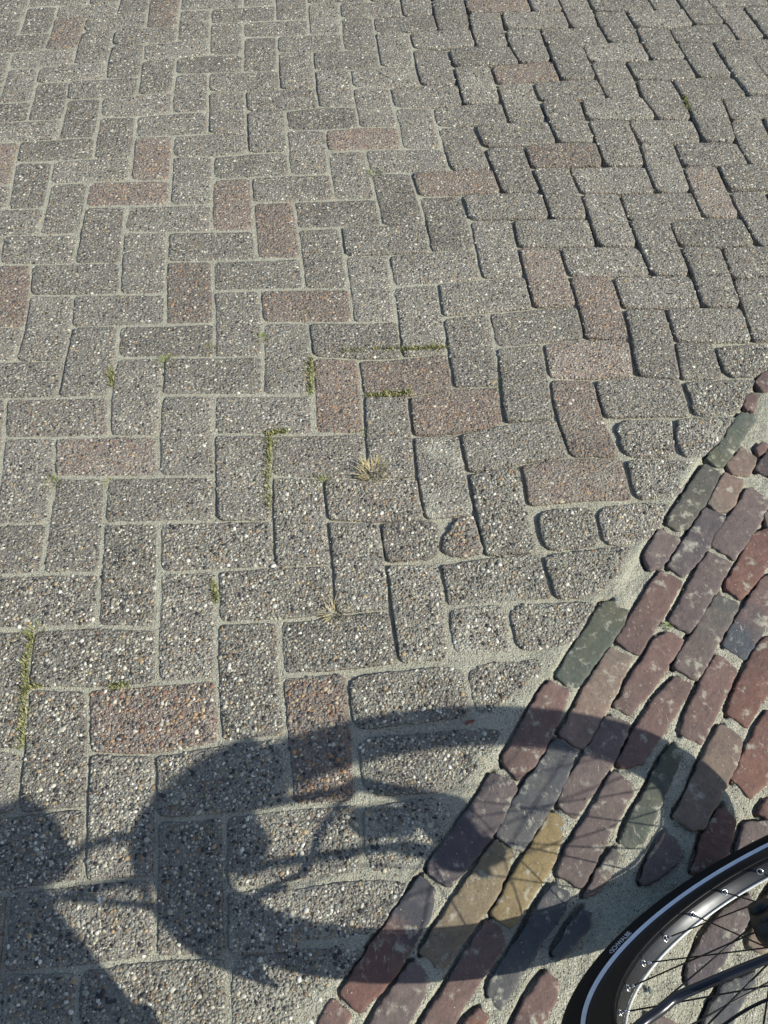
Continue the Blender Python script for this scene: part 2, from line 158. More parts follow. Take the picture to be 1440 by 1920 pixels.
def mesh_tris(name, V, T, smooth_shade=True, col=None):
    T = np.asarray(T); n = len(T); k = T.shape[1]
    return make_mesh(name, V, T.ravel(), np.arange(n)*k, np.full(n, k), smooth_shade, col)

def link(name, me, mat=None, parent=None, loc=None, kind=None, label=None, cat=None, group=None):
    o = bpy.data.objects.new(name, me); COL.objects.link(o)
    if mat is not None and me is not None and not me.materials: me.materials.append(mat)
    if parent is not None: o.parent = parent
    if loc is not None: o.location = loc
    for k, v in (('kind', kind), ('label', label), ('category', cat), ('group', group)):
        if v: o[k] = v
    return o

# ------------------------------------------------------------------ materials
class NT:
    def __init__(s, name):
        s.m = bpy.data.materials.new(name); s.m.use_nodes = True
        s.t = s.m.node_tree; s.b = s.t.nodes['Principled BSDF']
    def n(s, typ, **kw):
        nd = s.t.nodes.new(typ)
        for k, v in kw.items(): setattr(nd, k, v)
        return nd
    def l(s, a, b): s.t.links.new(a, b)
    def set(s, nd, **kw):
        for k, v in kw.items(): nd.inputs[k].default_value = v
    def noise(s, vec, scale, detail=3, rough=0.55):
        nd = s.n('ShaderNodeTexNoise'); s.l(vec, nd.inputs['Vector'])
        s.set(nd, Scale=scale, Detail=detail, Roughness=rough); return nd
    def vor(s, vec, scale, feature='F1', rnd=1.0):
        nd = s.n('ShaderNodeTexVoronoi', feature=feature); s.l(vec, nd.inputs['Vector'])
        s.set(nd, Scale=scale, Randomness=rnd); return nd
    def ramp(s, fac, stops, interp='LINEAR'):
        nd = s.n('ShaderNodeValToRGB'); r = nd.color_ramp; r.interpolation = interp
        while len(r.elements) < len(stops): r.elements.new(0.5)
        for e, (p, c) in zip(r.elements, stops):
            e.position = p; e.color = tuple(c)+(1,) if len(c) == 3 else c
        s.l(fac, nd.inputs[0]); return nd.outputs[0]
    def mix(s, fac, a, b, mode='MIX'):
        nd = s.n('ShaderNodeMix', data_type='RGBA', blend_type=mode)
        for sock, v in ((nd.inputs[0], fac), (nd.inputs[6], a), (nd.inputs[7], b)):
            if hasattr(v, 'node'): s.l(v, sock)
            elif isinstance(v, (int, float)): sock.default_value = v
            else: sock.default_value = tuple(v)+(1,)
        return nd.outputs[2]
    def math(s, op, a, b=0.0, clamp=False):
        nd = s.n('ShaderNodeMath', operation=op, use_clamp=clamp)
        for i, v in enumerate((a, b)):
            if hasattr(v, 'node'): s.l(v, nd.inputs[i])
            else: nd.inputs[i].default_value = v
        return nd.outputs[0]
    def mapr(s, v, a, b, c=0.0, d=1.0):
        nd = s.n('ShaderNodeMapRange'); s.l(v, nd.inputs[0])
        for i, x in enumerate((a, b, c, d)): nd.inputs[i+1].default_value = x
        return nd.outputs[0]
    def bump(s, h, dist, strength=1.0, prev=None):
        nd = s.n('ShaderNodeBump'); s.l(h, nd.inputs['Height'])
        nd.inputs['Distance'].default_value = dist; nd.inputs['Strength'].default_value = strength
        if prev is not None: s.l(prev, nd.inputs['Normal'])
        return nd.outputs[0]
    def done(s, color=None, rough=None, normal=None, spec=0.3):
        for sock, v in (('Base Color', color), ('Roughness', rough), ('Normal', normal)):
            if v is None: continue
            if hasattr(v, 'node'): s.l(v, s.b.inputs[sock])
            elif isinstance(v, (int, float)): s.b.inputs[sock].default_value = v
            else: s.b.inputs[sock].default_value = tuple(v)+(1,)
        s.b.inputs['Specular IOR Level'].default_value = spec
        return s.m

PEB = [(0.54, 0.525, 0.445), (0.37, 0.345, 0.26), (0.22, 0.215, 0.175), (0.028, 0.028, 0.028), (0.135, 0.13, 0.102),
       (0.17, 0.12, 0.075), (0.155, 0.168, 0.148), (0.32, 0.235, 0.125), (0.28, 0.272, 0.222)]
PEBW = [0.10, 0.15, 0.17, 0.16, 0.14, 0.08, 0.06, 0.05, 0.09]
PEB_RED = [(0.45, 0.42, 0.35), (0.34, 0.275, 0.185), (0.18, 0.165, 0.14), (0.045, 0.045, 0.045), (0.14, 0.115, 0.10),
           (0.18, 0.10, 0.065), (0.13, 0.14, 0.135), (0.30, 0.18, 0.085), (0.24, 0.19, 0.155)]

def mat_paver():
    t = NT('exposed_aggregate_concrete')
    tc = t.n('ShaderNodeTexCoord'); oi = t.n('ShaderNodeObjectInfo')
    off = t.n('ShaderNodeVectorMath', operation='SCALE'); cx = t.n('ShaderNodeCombineXYZ')
    t.l(oi.outputs['Random'], cx.inputs[0]); t.l(oi.outputs['Random'], cx.inputs[1])
    t.l(cx.outputs[0], off.inputs[0]); off.inputs['Scale'].default_value = 61.0
    add = t.n('ShaderNodeVectorMath', operation='ADD')
    t.l(tc.outputs['Object'], add.inputs[0]); t.l(off.outputs[0], add.inputs[1]); v = add.outputs[0]
    sp = t.n('ShaderNodeSeparateColor'); t.l(oi.outputs['Color'], sp.inputs[0])
    red = sp.outputs[0]; bright = sp.outputs[1]; dust = sp.outputs[2]
    n1 = t.noise(v, 28, 4); n2 = t.noise(v, 700, 2)
    cem = t.mix(n1.outputs[0], (0.196, 0.176, 0.155), (0.262, 0.238, 0.208))
    cemr = t.mix(n1.outputs[0], (0.235, 0.180, 0.148), (0.290, 0.228, 0.188))
    cem = t.mix(red, cem, cemr)
    cem = t.mix(t.mapr(n2.outputs[0], 0.3, 0.7), cem, t.mix(0.5, cem, (0.04, 0.038, 0.036)))
    st = [0.0]; 
    for w in PEBW[:-1]: st.append(st[-1]+w)
    colr = None; peb_h = None; base = cem
    for sc, thr in ((150, 0.55), (270, 0.5)):
        # stretch cells a little so the grains are not round
        mp = t.n('ShaderNodeMapping'); t.l(v, mp.inputs[0]); mp.inputs['Scale'].default_value = (1.0, 1.25, 1.0)
        vo = t.vor(mp.outputs[0], sc)
        s2 = t.n('ShaderNodeSeparateColor'); t.l(vo.outputs['Color'], s2.inputs[0])
        gc = t.ramp(s2.outputs[0], list(zip(st, PEB)), 'CONSTANT')
        gr = t.ramp(s2.outputs[0], list(zip(st, PEB_RED)), 'CONSTANT')
        gc = t.mix(red, gc, gr)
        m = t.mapr(t.math('ADD', vo.outputs['Distance'], t.math('MULTIPLY', s2.outputs[1], 0.25)), thr, thr-0.09)
        base = t.mix(m, base, gc)
        h = t.mapr(vo.outputs['Distance'], 0.0, 0.62, 1.0, 0.0)
        peb_h = h if peb_h is None else t.math('ADD', peb_h, t.math('MULTIPLY', h, 0.6))
    # pale joint dust lying on the stone
    dn = t.noise(v, 14, 5, 0.6)
    dm = t.math('MULTIPLY', t.mapr(dn.outputs[0], 0.42, 0.72), dust)
    base = t.mix(dm, base, (0.36, 0.355, 0.285))
    st2 = t.noise(v, 6, 3)
    base = t.mix(t.mapr(st2.outputs[0], 0.40, 0.70, 0.0, 0.40), base, t.mix(0.6, base, (0.085, 0.083, 0.065)))
    hs = t.n('ShaderNodeHueSaturation'); t.l(base, hs.inputs['Color']); t.l(bright, hs.inputs['Value'])
    nb = t.bump(peb_h, 0.003, 1.0)
    nb = t.bump(n2.outputs[0], 0.0008, 0.7, nb)
    return t.done(hs.outputs[0], 0.85, nb, 0.25)

def mat_pebbles():
    t = NT('pebble_grains')
    at = t.n('ShaderNodeVertexColor', layer_name='Col')
    tc = t.n('ShaderNodeTexCoord')
    n = t.noise(tc.outputs['Object'], 480, 3)
    c = t.mix(t.mapr(n.outputs[0], 0.3, 0.7, 0, 0.4), at.outputs[0], t.mix(0.5, at.outputs[0], (0.12, 0.11, 0.10)))
    nb = t.bump(n.outputs[0], 0.0006, 0.5)
    return t.done(c, 0.6, nb, 0.3)

def mat_sand():
    t = NT('joint_sand')
    tc = t.n('ShaderNodeTexCoord'); v = tc.outputs['Object']
    n1 = t.noise(v, 9, 5, 0.6); n2 = t.noise(v, 420, 3, 0.7)
    c = t.mix(t.mapr(n1.outputs[0], 0.3, 0.7), (0.36, 0.352, 0.275), (0.45, 0.442, 0.35))
    c = t.mix(t.mapr(n2.outputs[0], 0.35, 0.62, 0.8, 0.0), c, t.mix(0.65, c, (0.05, 0.045, 0.035)))
    vo = t.vor(v, 330); s2 = t.n('ShaderNodeSeparateColor'); t.l(vo.outputs['Color'], s2.inputs[0])
    near = t.mapr(vo.outputs['Distance'], 0.42, 0.30)
    dark = t.math('MULTIPLY', near, t.mapr(s2.outputs[0], 0.90, 0.91))
    lite = t.math('MULTIPLY', near, t.mapr(s2.outputs[1], 0.94, 0.95))
    c = t.mix(dark, c, (0.05, 0.045, 0.04)); c = t.mix(lite, c, (0.62, 0.60, 0.55))
    h = t.math('ADD', n2.outputs[0], t.math('MULTIPLY', t.mapr(vo.outputs['Distance'], 0, 0.6, 1, 0), 0.5))
    nb = t.bump(h, 0.0024, 1.0)
    n3 = t.noise(v, 70, 3); nb = t.bump(n3.outputs[0], 0.006, 0.7, nb)
    return t.done(c, 0.95, nb, 0.15)

def mat_clay():
    t = NT('worn_clay_brick')
    tc = t.n('ShaderNodeTexCoord'); oi = t.n('ShaderNodeObjectInfo')
    v = t.n('ShaderNodeVectorMath', operation='ADD'); cx = t.n('ShaderNodeCombineXYZ')
    r = t.math('MULTIPLY', oi.outputs['Random'], 43.0)
    t.l(r, cx.inputs[0]); t.l(r, cx.inputs[2])
    t.l(tc.outputs['Object'], v.inputs[0]); t.l(cx.outputs[0], v.inputs[1]); v = v.outputs[0]
    at = t.n('ShaderNodeAttribute', attribute_type='OBJECT', attribute_name='second_tone')
    ax = t.n('ShaderNodeAttribute', attribute_type='OBJECT', attribute_name='tone_axis')
    dp = t.n('ShaderNodeVectorMath', operation='DOT_PRODUCT')
    t.l(tc.outputs['Object'], dp.inputs[0]); t.l(ax.outputs['Vector'], dp.inputs[1])
    n1 = t.noise(v, 24, 5, 0.6); n2 = t.noise(v, 600, 3, 0.7); n3 = t.noise(v, 95, 4, 0.6)
    f = t.math('ADD', dp.outputs['Value'], t.math('MULTIPLY', t.math('SUBTRACT', n1.outputs[0], 0.5), 1.6))
    f = t.mapr(f, -0.15, 0.45)
    c = t.mix(f, oi.outputs['Color'], at.outputs['Color'])
    c = t.mix(t.mapr(n3.outputs[0], 0.38, 0.68, 0, 0.6), c, t.mix(0.6, c, (0.075, 0.062, 0.058)))
    c = t.mix(t.mapr(n2.outputs[0], 0.42, 0.7, 0, 0.55), c, t.mix(0.6, c, (0.02, 0.02, 0.02)))
    # pale grains and scratches
    vo = t.vor(v, 260); s2 = t.n('ShaderNodeSeparateColor'); t.l(vo.outputs['Color'], s2.inputs[0])
    sp = t.math('MULTIPLY', t.mapr(vo.outputs['Distance'], 0.30, 0.2), t.mapr(s2.outputs[0], 0.975, 0.98))
    c = t.mix(t.math('MULTIPLY', sp, 0.7), c, (0.50, 0.46, 0.40))
    dk = t.math('MULTIPLY', t.mapr(vo.outputs['Distance'], 0.30, 0.2), t.mapr(s2.outputs[1], 0.965, 0.97))
    c = t.mix(t.math('MULTIPLY', dk, 0.8), c, (0.02, 0.018, 0.016))
    mp = t.n('ShaderNodeMapping'); t.l(v, mp.inputs[0]); mp.inputs['Scale'].default_value = (1, 0.22, 1)
    mp.inputs['Rotation'].default_value = (0, 0, 1.2)
    n4 = t.noise(mp.outputs[0], 260, 2)
    n5 = t.noise(v, 13, 3)
    scr = t.math('MULTIPLY', t.mapr(n4.outputs[0], 0.64, 0.70), t.mapr(n5.outputs[0], 0.5, 0.62))
    c = t.mix(t.math('MULTIPLY', scr, 0.55), c, (0.42, 0.38, 0.33))
    n7 = t.noise(v, 38, 4, 0.7)
    c = t.mix(t.mapr(n7.outputs[0], 0.52, 0.72, 0, 0.55), c, t.mix(0.5, c, (0.05, 0.05, 0.055)))
    c = t.mix(t.mapr(n7.outputs[0], 0.48, 0.30, 0, 0.45), c, t.mix(0.5, c, (0.26, 0.21, 0.175)))
    # sand still lying in the hollows
    n6 = t.noise(v, 42, 5, 0.65)
    dm = t.mapr(n6.outputs[0], 0.57, 0.68)
    c = t.mix(t.math('MULTIPLY', dm, 0.6), c, (0.40, 0.39, 0.31))
    nb = t.bump(n3.outputs[0], 0.003, 0.7); nb = t.bump(n2.outputs[0], 0.0006, 0.7, nb)
    nb = t.bump(t.math('SUBTRACT', t.math('ADD', sp, scr), dk), 0.001, 0.6, nb)
    return t.done(c, 0.8, nb, 0.25)

def mat_simple(name, col, rough, spec=0.4, metal=0.0, nscale=0, bumpd=0.0, var=0.3):
    t = NT(name)
    t.b.inputs['Metallic'].default_value = metal
    if not nscale: return t.done(col, rough, None, spec)
    tc = t.n('ShaderNodeTexCoord'); n = t.noise(tc.outputs['Object'], nscale, 4)
    c = t.mix(t.mapr(n.outputs[0], 0.3, 0.7), col, [x*(1-var) for x in col])
    return t.done(c, rough, t.bump(n.outputs[0], bumpd, 0.6) if bumpd else None, spec)

def mat_blade(name, a, b):
    t = NT(name)
    at = t.n('ShaderNodeVertexColor', layer_name='Col')
    c = t.mix(at.outputs[0], a, b)
    t.done(c, 0.6, None, 0.25)
    return t.m

M_PAVER = mat_paver(); M_PEB = mat_pebbles(); M_SAND = mat_sand(); M_CLAY = mat_clay()
M_RUBBER = mat_simple('tyre_rubber', (0.007, 0.007, 0.008), 0.75, 0.2, 0, 300, 0.0006)
M_STRIPE = mat_simple('reflective_stripe_film', (0.74, 0.77, 0.84), 0.4, 0.5, 0, 60, 0, 0.15)
M_PRINT = mat_simple('tyre_print', (0.62, 0.62, 0.65), 0.6)
M_RIM = mat_simple('black_anodised_rim', (0.042, 0.044, 0.047), 0.38, 0.5, 0.7, 90, 0, 0.2)
M_STEEL = mat_simple('bright_steel', (0.62, 0.62, 0.62), 0.25, 0.5, 1.0)
M_EDGE_GLINT = mat_simple('sunlit_rim_edge', (0.62, 0.63, 0.60), 0.4, 0.5, 0.1, 200, 0, 0.2)  # sun glint along the far rim lip, put into its colour
M_SPOKE = mat_simple('black_spoke', (0.012, 0.012, 0.013), 0.4, 0.4, 0.3)
M_FRAME = mat_simple('dark_blue_black_paint', (0.012, 0.014, 0.022), 0.3, 0.5, 0, 40, 0, 0.2)
M_BLACK = mat_simple('black_plastic', (0.012, 0.012, 0.012), 0.5, 0.4, 0, 150, 0.0004)
M_LEATHER = mat_simple('black_saddle_cover', (0.02, 0.018, 0.016), 0.6, 0.3, 0, 200, 0.0006)
M_GREEN = mat_blade('green_grass', (0.11, 0.145, 0.045), (0.25, 0.27, 0.105))
M_YELLOW = mat_blade('yellowing_grass', (0.13, 0.15, 0.045), (0.31, 0.27, 0.12))
M_STRAW = mat_blade('dry_straw_grass', (0.30, 0.255, 0.14), (0.52, 0.45, 0.27))
M_MOSS = mat_blade('joint_moss', (0.10, 0.13, 0.035), (0.42, 0.39, 0.19))
M_EARTH = mat_simple('earth', (0.20, 0.18, 0.14), 0.95, 0.1, 0, 3, 0, 0.3)

# ------------------------------------------------------------------ paving grid with its measured drift
_d = np.array(DRIFT, float)
def _tps_fit(P, W, lam):
    n = len(P); r2 = ((P[:, None]-P[None])**2).sum(-1); K = 0.5*r2*np.log(r2+1e-12)
    A = np.zeros((n+3, n+3)); A[:n, :n] = K+lam*np.eye(n)
    A[:n, n] = 1; A[:n, n+1:] = P; A[n, :n] = 1; A[n+1:, :n] = P.T
    return np.linalg.solve(A, np.r_[W, np.zeros((3, W.shape[1]))])
_P = _d[:, :2]; _W = _tps_fit(_P, _d[:, 2:]/1000, 0.25)
def grid(g):                                 # grid coordinates -> ground position
    g = np.atleast_2d(np.asarray(g, float))
    lo, hi = _P.min(0)-1.0, _P.max(0)+1.0
    q = np.clip(g, lo, hi)
    r2 = ((q[:, None]-_P[None])**2).sum(-1); K = 0.5*r2*np.log(r2+1e-12)
    return g*U + K@_W[:-3] + _W[-3] + q@_W[-2:]

CAMV = np.array(CAM); RT = np.array(RIGHT); UPV = np.array(UP); FW = np.array(FWD)
def seen(x, y, m=0.0):                       # is this ground point in view (m: margin)
    d = np.array([x, y, 0.0])-CAMV; z = d@FW
    if z <= 0.05: return False
    a = d@RT/z*1550/720; b = d@UPV/z*1550/960
    return abs(a) < 1+m and abs(b) < 1+m

def inside(pts, poly):
    pts = np.atleast_2d(pts); poly = np.asarray(poly); c = np.zeros(len(pts), bool)
    x, y = pts[:, 0], pts[:, 1]; j = len(poly)-1
    for i in range(len(poly)):
        xi, yi = poly[i]; xj, yj = poly[j]
        c ^= ((yi > y) != (yj > y)) & (x < (xj-xi)*(y-yi)/(yj-yi+1e-15)+xi)
        j = i
    return c

E_ = np.array(EDGE)
E_ = np.r_[[E_[0]+(E_[0]-E_[1])*12], E_, [E_[-1]+(E_[-1]-E_[-2])*12]]
def edge_side(pts):                          # signed distance to the border line, + on the clay brick side
    pts = np.atleast_2d(pts); best = np.full(len(pts), 1e9); sg = np.zeros(len(pts))
    for a, b in zip(E_[:-1], E_[1:]):
        ab = b-a; t = np.clip(((pts-a)@ab)/(ab@ab), 0, 1); q = a+t[:, None]*ab
        d = np.hypot(*(pts-q).T); s = ab[0]*(pts[:, 1]-a[1])-ab[1]*(pts[:, 0]-a[0])
        m = d < best; best[m] = d[m]; sg[m] = np.sign(s[m])
    return best*sg

# ------------------------------------------------------------------ outlines and blocks
def resample(P, n):
    P = np.asarray(P, float); Q = np.r_[P, P[:1]]
    s = np.r_[0, np.cumsum(np.hypot(*np.diff(Q, axis=0).T))]
    t = np.linspace(0, s[-1], n, endpoint=False)
    return np.c_[np.interp(t, s, Q[:, 0]), np.interp(t, s, Q[:, 1])]
def chaikin(P, k=2, w=0.25):
    P = np.asarray(P, float)
    for _ in range(k):
        N = np.roll(P, -1, 0); P = np.stack([P*(1-w)+N*w, P*w+N*(1-w)], 1).reshape(-1, 2)
    return P
def ccw(P):
    x, y = P[:, 0], P[:, 1]
    return P if (x*np.roll(y, -1)-y*np.roll(x, -1)).sum() > 0 else P[::-1]
def normals(P):
    d = np.roll(P, -1, 0)-np.roll(P, 1, 0); n = np.c_[d[:, 1], -d[:, 0]]
    return n/np.maximum(np.hypot(*n.T), 1e-9)[:, None]

def block(P, rings, bottom, tilt=(0, 0), dz=0.0, jit=0.0):
    """closed block from a ground outline: rings = [(inset, z)...] from the top edge inward, then a centre point"""
    P = ccw(P); n = len(P); c = P.mean(0); D = P-c
    w = np.linalg.svd(D, full_matrices=False)[2][0]; v = np.array([-w[1], w[0]])
    half = np.percentile(np.abs(D@v), 70); ax = np.clip(D@w, (D@w).min()+half, (D@w).max()-half) if np.ptp(D@w) > 2*half else np.zeros(n)
    A = ax[:, None]*w; away = D-A; reach = np.maximum(np.hypot(*away.T), 1e-4)
    V = [np.c_[D, np.full(n, bottom)]]
    for ins, z in rings:
        q = A+away*(1-np.minimum(ins, reach*0.8)/reach)[:, None]
        zz = np.full(n, z)
        if jit: zz = zz+(vnoise(c[0]+q[:, 0], c[1]+q[:, 1], 0.016, 3)-0.5)*jit
        V.append(np.c_[q, zz])
    V.append(np.c_[A, np.full(n, rings[-1][1])])
    V = np.concatenate(V); m = len(rings)+2
    top = V[:, 2] > bottom+1e-6
    V[top, 2] += dz+V[top, 0]*tilt[0]+V[top, 1]*tilt[1]
    F = []; i = np.arange(n); j = (i+1) % n
    for k in range(m-1):
        a = k*n
        F += np.c_[a+i, a+j, a+n+j, a+n+i].tolist()
    return V, F, c

def rough_outline(P, amp, s=0.011, seed=0):
    P = ccw(P); nr = normals(P)
    k = (vnoise(P[:, 0], P[:, 1], s, seed)-0.5)*2*amp+(vnoise(P[:, 0], P[:, 1], s*0.35, seed+5)-0.5)*amp
    return P+nr*k[:, None]

def paver_outline(i, j, w, h, n, ins):
    r = 0.05+0.05*random.random()
    a, b, c, d = i+ins[0], j+ins[1], i+w-ins[2], j+h-ins[3]
    q = []
    for cx, cy, a0 in ((c-r, d-r, 0), (a+r, d-r, 90), (a+r, b+r, 180), (c-r, b+r, 270)):
        rr = r*random.uniform(0.5, 1.5)
        for t in range(0, 91, 18):
            q.append((cx+(r-rr)*math.copysign(1, math.cos(math.radians(a0+45)))+rr*math.cos(math.radians(a0+t)),
                      cy+(r-rr)*math.copysign(1, math.sin(math.radians(a0+45)))+rr*math.sin(math.radians(a0+t))))
    return resample(grid(resample(q, n)), n)

# ------------------------------------------------------------------ pebbles standing out of the concrete
_ang = np.arange(6)*math.pi/3
def pebble_mesh(c, outline, spacing, full, red, plane, big):
    lo, hi = outline.min(0), outline.max(0)
    gx = np.arange(lo[0], hi[0], spacing); gy = np.arange(lo[1], hi[1], spacing*0.87)
    X, Y = np.meshgrid(gx, gy); X[1::2] += spacing/2
    p = np.c_[X.ravel(), Y.ravel()]; p += rng.uniform(-0.42, 0.42, p.shape)*spacing
    p = p[rng.random(len(p)) < 0.9]
    nr = normals(ccw(outline)); shr = ccw(outline)-nr*0.0025
    p = p[inside(p, shr)]; n = len(p)
    if n == 0: return None
    inner = inside(p, ccw(outline)-nr*0.007)
    a = spacing*0.44*np.exp(rng.normal(-0.05, 0.36, n))*np.where(rng.random(n) < big, 1.6, 1.0)
    a = np.minimum(a, 0.0052); b = a*rng.uniform(0.55, 1.0, n); th = rng.uniform(0, math.pi, n)
    h = np.minimum(a*rng.uniform(0.35, 0.7, n), 0.0026)
    z0 = plane[0]+(p[:, 0]-c[0])*plane[1]+(p[:, 1]-c[1])*plane[2]+np.where(inner, -0.0004, -0.0016)
    rad = 1+rng.normal(0, 0.13, (n, 6))
    x = a[:, None]*np.cos(_ang)*rad; y = b[:, None]*np.sin(_ang)*rad
    ct, st = np.cos(th)[:, None], np.sin(th)[:, None]
    X = x*ct-y*st; Y = x*st+y*ct
    px, py = (p-c).T
    base = np.stack([px[:, None]+X, py[:, None]+Y, np.repeat((z0-0.0006)[:, None], 6, 1)], -1)
    lean = rng.normal(0, 0.25, (n, 2))*h[:, None]
    top = np.stack([px+lean[:, 0], py+lean[:, 1], z0+h], -1)[:, None]
    k = np.arange(6); k2 = (k+1) % 6
    if full:
        mid = np.stack([px[:, None]+X*0.74, py[:, None]+Y*0.74, (z0+h*0.72)[:, None]+rng.normal(0, 0.1, (n, 6))*h[:, None]], -1)
        V = np.concatenate([base, mid, top], 1); m = 13
        T = np.concatenate([np.c_[k, k2, 6+k2], np.c_[k, 6+k2, 6+k], np.c_[6+k, 6+k2, np.full(6, 12)]])
    else:
        V = np.concatenate([base, top], 1); m = 7
        T = np.c_[k, k2, np.full(6, 6)]
    T = (np.arange(n)[:, None, None]*m+T[None]).reshape(-1, 3)
    pal = np.array(PEB_RED if red else PEB); w = np.array(PEBW)*(np.array([1, 1.1, 1, .9, .9, 1.6, .8, 2.6, 1]) if red else 1); w = w/w.sum()
    col = pal[rng.choice(len(pal), n, p=w)]*rng.uniform(0.75, 1.25, (n, 1))
    col = np.repeat(np.c_[col, np.ones(n)], m, 0)
    return mesh_tris('aggregate', V.reshape(-1, 3), T, True, col)

# ------------------------------------------------------------------ the concrete pavers
pavement = link('pavement', None, kind='structure')
RED = {('h', -2, 10): .9, ('h', 4, 12): .9, ('h', 6, 10): .8, ('h', 9, 11): .5, ('h', 2, 6): .7, ('h', -2, 2): .55, ('h', -1, -3): .8,
       ('h', 7, 1): .8, ('h', 4, 4): .85, ('h', 5, 3): 1.0, ('h', 8, 4): .6, ('h', 9, 19): .8, ('h', 9, 15): .8, ('h', 11, 16): .4,
       ('v', -1, 11): .8, ('v', 1, 9): .8, ('v', 2, 8): .8, ('v', -4, 6): .9, ('v', 0, 6): .45, ('v', 3, 3): .95, ('v', 2, -4): .9,
       ('v', 9, 5): .7, ('v', 8, 6): .6, ('v', 8, 2): .7, ('v', 13, 9): .5, ('v', -4, 18): .6, ('v', -1, 19): .5, ('v', -5, 11): .7,
       ('h', 2, 2): .15, ('h', 3, 1): .2, ('h', -3, 3): .2}
cuts = {k: np.array(v) for k, v in CUT.items()}
clay = [(k, np.array(v)) for k, v in BRICKS]
cells = []
for i in range(-16, 30):
    for j in range(-17, 34):
        if (i+j) % 4 == 0: cells.append(('h', i, j, 2, 1))
        if (i+j) % 4 == 2: cells.append(('v', i, j, 1, 2))
cells += [('q', 11, 4, 1, 1), ('q', 1, -6, 1, 1)]
taken = list(cuts.values())
extra = {('q', 11, 4), ('q', 1, -6)}
want = []
for k, i, j, w, h in cells:
    if k != 'q':
        cc = grid([(i+w*f, j+h*g) for f in (.25, .5, .75) for g in (.25, .5, .75)])
        bad = (edge_side(cc) > -0.012).any()
        for T in taken: bad = bad or inside(cc, T).any()
        for e in ((11.5, 4.5), (1.5, -5.5)): bad = bad or (i < e[0] < i+w and j < e[1] < j+h)
        if bad: continue
        c0 = cc[4]
    else: c0 = grid([(i+.5, j+.5)])[0]
    d = np.hypot(c0[0]-CAM[0], c0[1]-CAM[1])
    vis = seen(c0[0], c0[1], 0.09)
    if not vis and not (-1.8 < c0[0] < 2.6 and -1.5 < c0[1] < 3.0): continue
    want.append((0 if vis else 1, d, k, i, j, w, h, None))
for k, P in cuts.items(): want.append((0, 0.0, k, 0, 0, 0, 0, P))
want.sort(key=lambda t: (t[0], t[1]))
pick = []
rest_V, rest_F = [], []; off = 0; count = 0
BROKEN = cuts['k2'].mean(0)
for vis, d, k, i, j, w, h, P in want:
    single = vis == 0 and count < 300
    dcam = math.hypot(d, CAM[2])
    n = 76 if dcam < 1.7 else (52 if dcam < 2.3 else 32)
    if not single: n = 20
    if P is None:
        g = lambda: random.uniform(0.016, 0.034)
        o = paver_outline(i, j, w, h, n, (g(), g(), g(), g()))
    else:
        o = resample(chaikin(P, 2, 0.16), n)
    c0 = o.mean(0)
    o = rough_outline(o, 0.0011 if P is None else 0.0022, 0.012, 2)
    far = smooth(c0[0]/U, 4, 9)*smooth(c0[1]/U, 1, 5)
    tilt = rng.normal(0, 0.006+0.008*far, 2); dz = float(rng.normal(0, 0.0008+0.0016*far))
    tilt = np.clip(tilt, -0.011, 0.011); dz = max(dz, -0.0010)
    if k == 'h' and (i, j) in ((4, 4), (5, 3)): dz -= 0.0015
    if k == 'v' and (i, j) == (3, 3): dz -= 0.001
    if k == 'k2': tilt = np.array([0.03, -0.01]); dz = -0.001
    if P is not None and k not in ('k1', 'k2'): dz -= 0.0008; tilt *= 0.5
    near_break = math.hypot(c0[0]-BROKEN[0], c0[1]-BROKEN[1]) < 0.16
    V, F, c = block(o, [(0, -0.0065), (0.0010, -0.0026), (0.0028, -0.0007), (0.006, 0.0), (0.03, 0.0)], -0.075, tilt, dz, 0.0009)
    if single:
        count += 1
        ob = link('paver', mesh_faces('paver', V, F), M_PAVER, pavement, (c[0], c[1], 0))
        red = RED.get((k, i, j), 0.0)
        if k in ('k1', 'h1', 'p2'): red = 0.15
        if k == 'k2': red = 0.45
        es = float(edge_side(c[None])[0])
        dust = 0.03+0.22*random.random()+0.55*float(smooth(es, -0.55, -0.05))*float(smooth(-c[1], -0.6, 0.1))
        if near_break: dust = 0.55+0.3*random.random()
        ob.color = (red, random.uniform(0.84, 1.16), min(dust, 0.9), 1)
        sp = 0.0056 if dcam < 1.65 else (0.0064 if dcam < 2.2 else 0.0078)
        me = pebble_mesh(c, o, sp*(1.12 if red > .3 else 1), dcam < 1.7, red > 0.3, (dz, tilt[0], tilt[1]), 0.07 if red < .3 else 0.14)
        if me: link('aggregate', me, M_PEB, ob, kind='stuff')
    else:
        V[:, :2] += c; rest_V.append(V); rest_F += [[q+off for q in f] for f in F]; off += len(V)
print('pavers in view', sum(1 for w in want if w[0] == 0), 'single', count)
if rest_V:
    ob = link('outer_pavers', mesh_faces('outer_pavers', np.concatenate(rest_V), rest_F), M_PAVER, pavement, kind='stuff')
    ob.color = (0, 1, .35, 1)

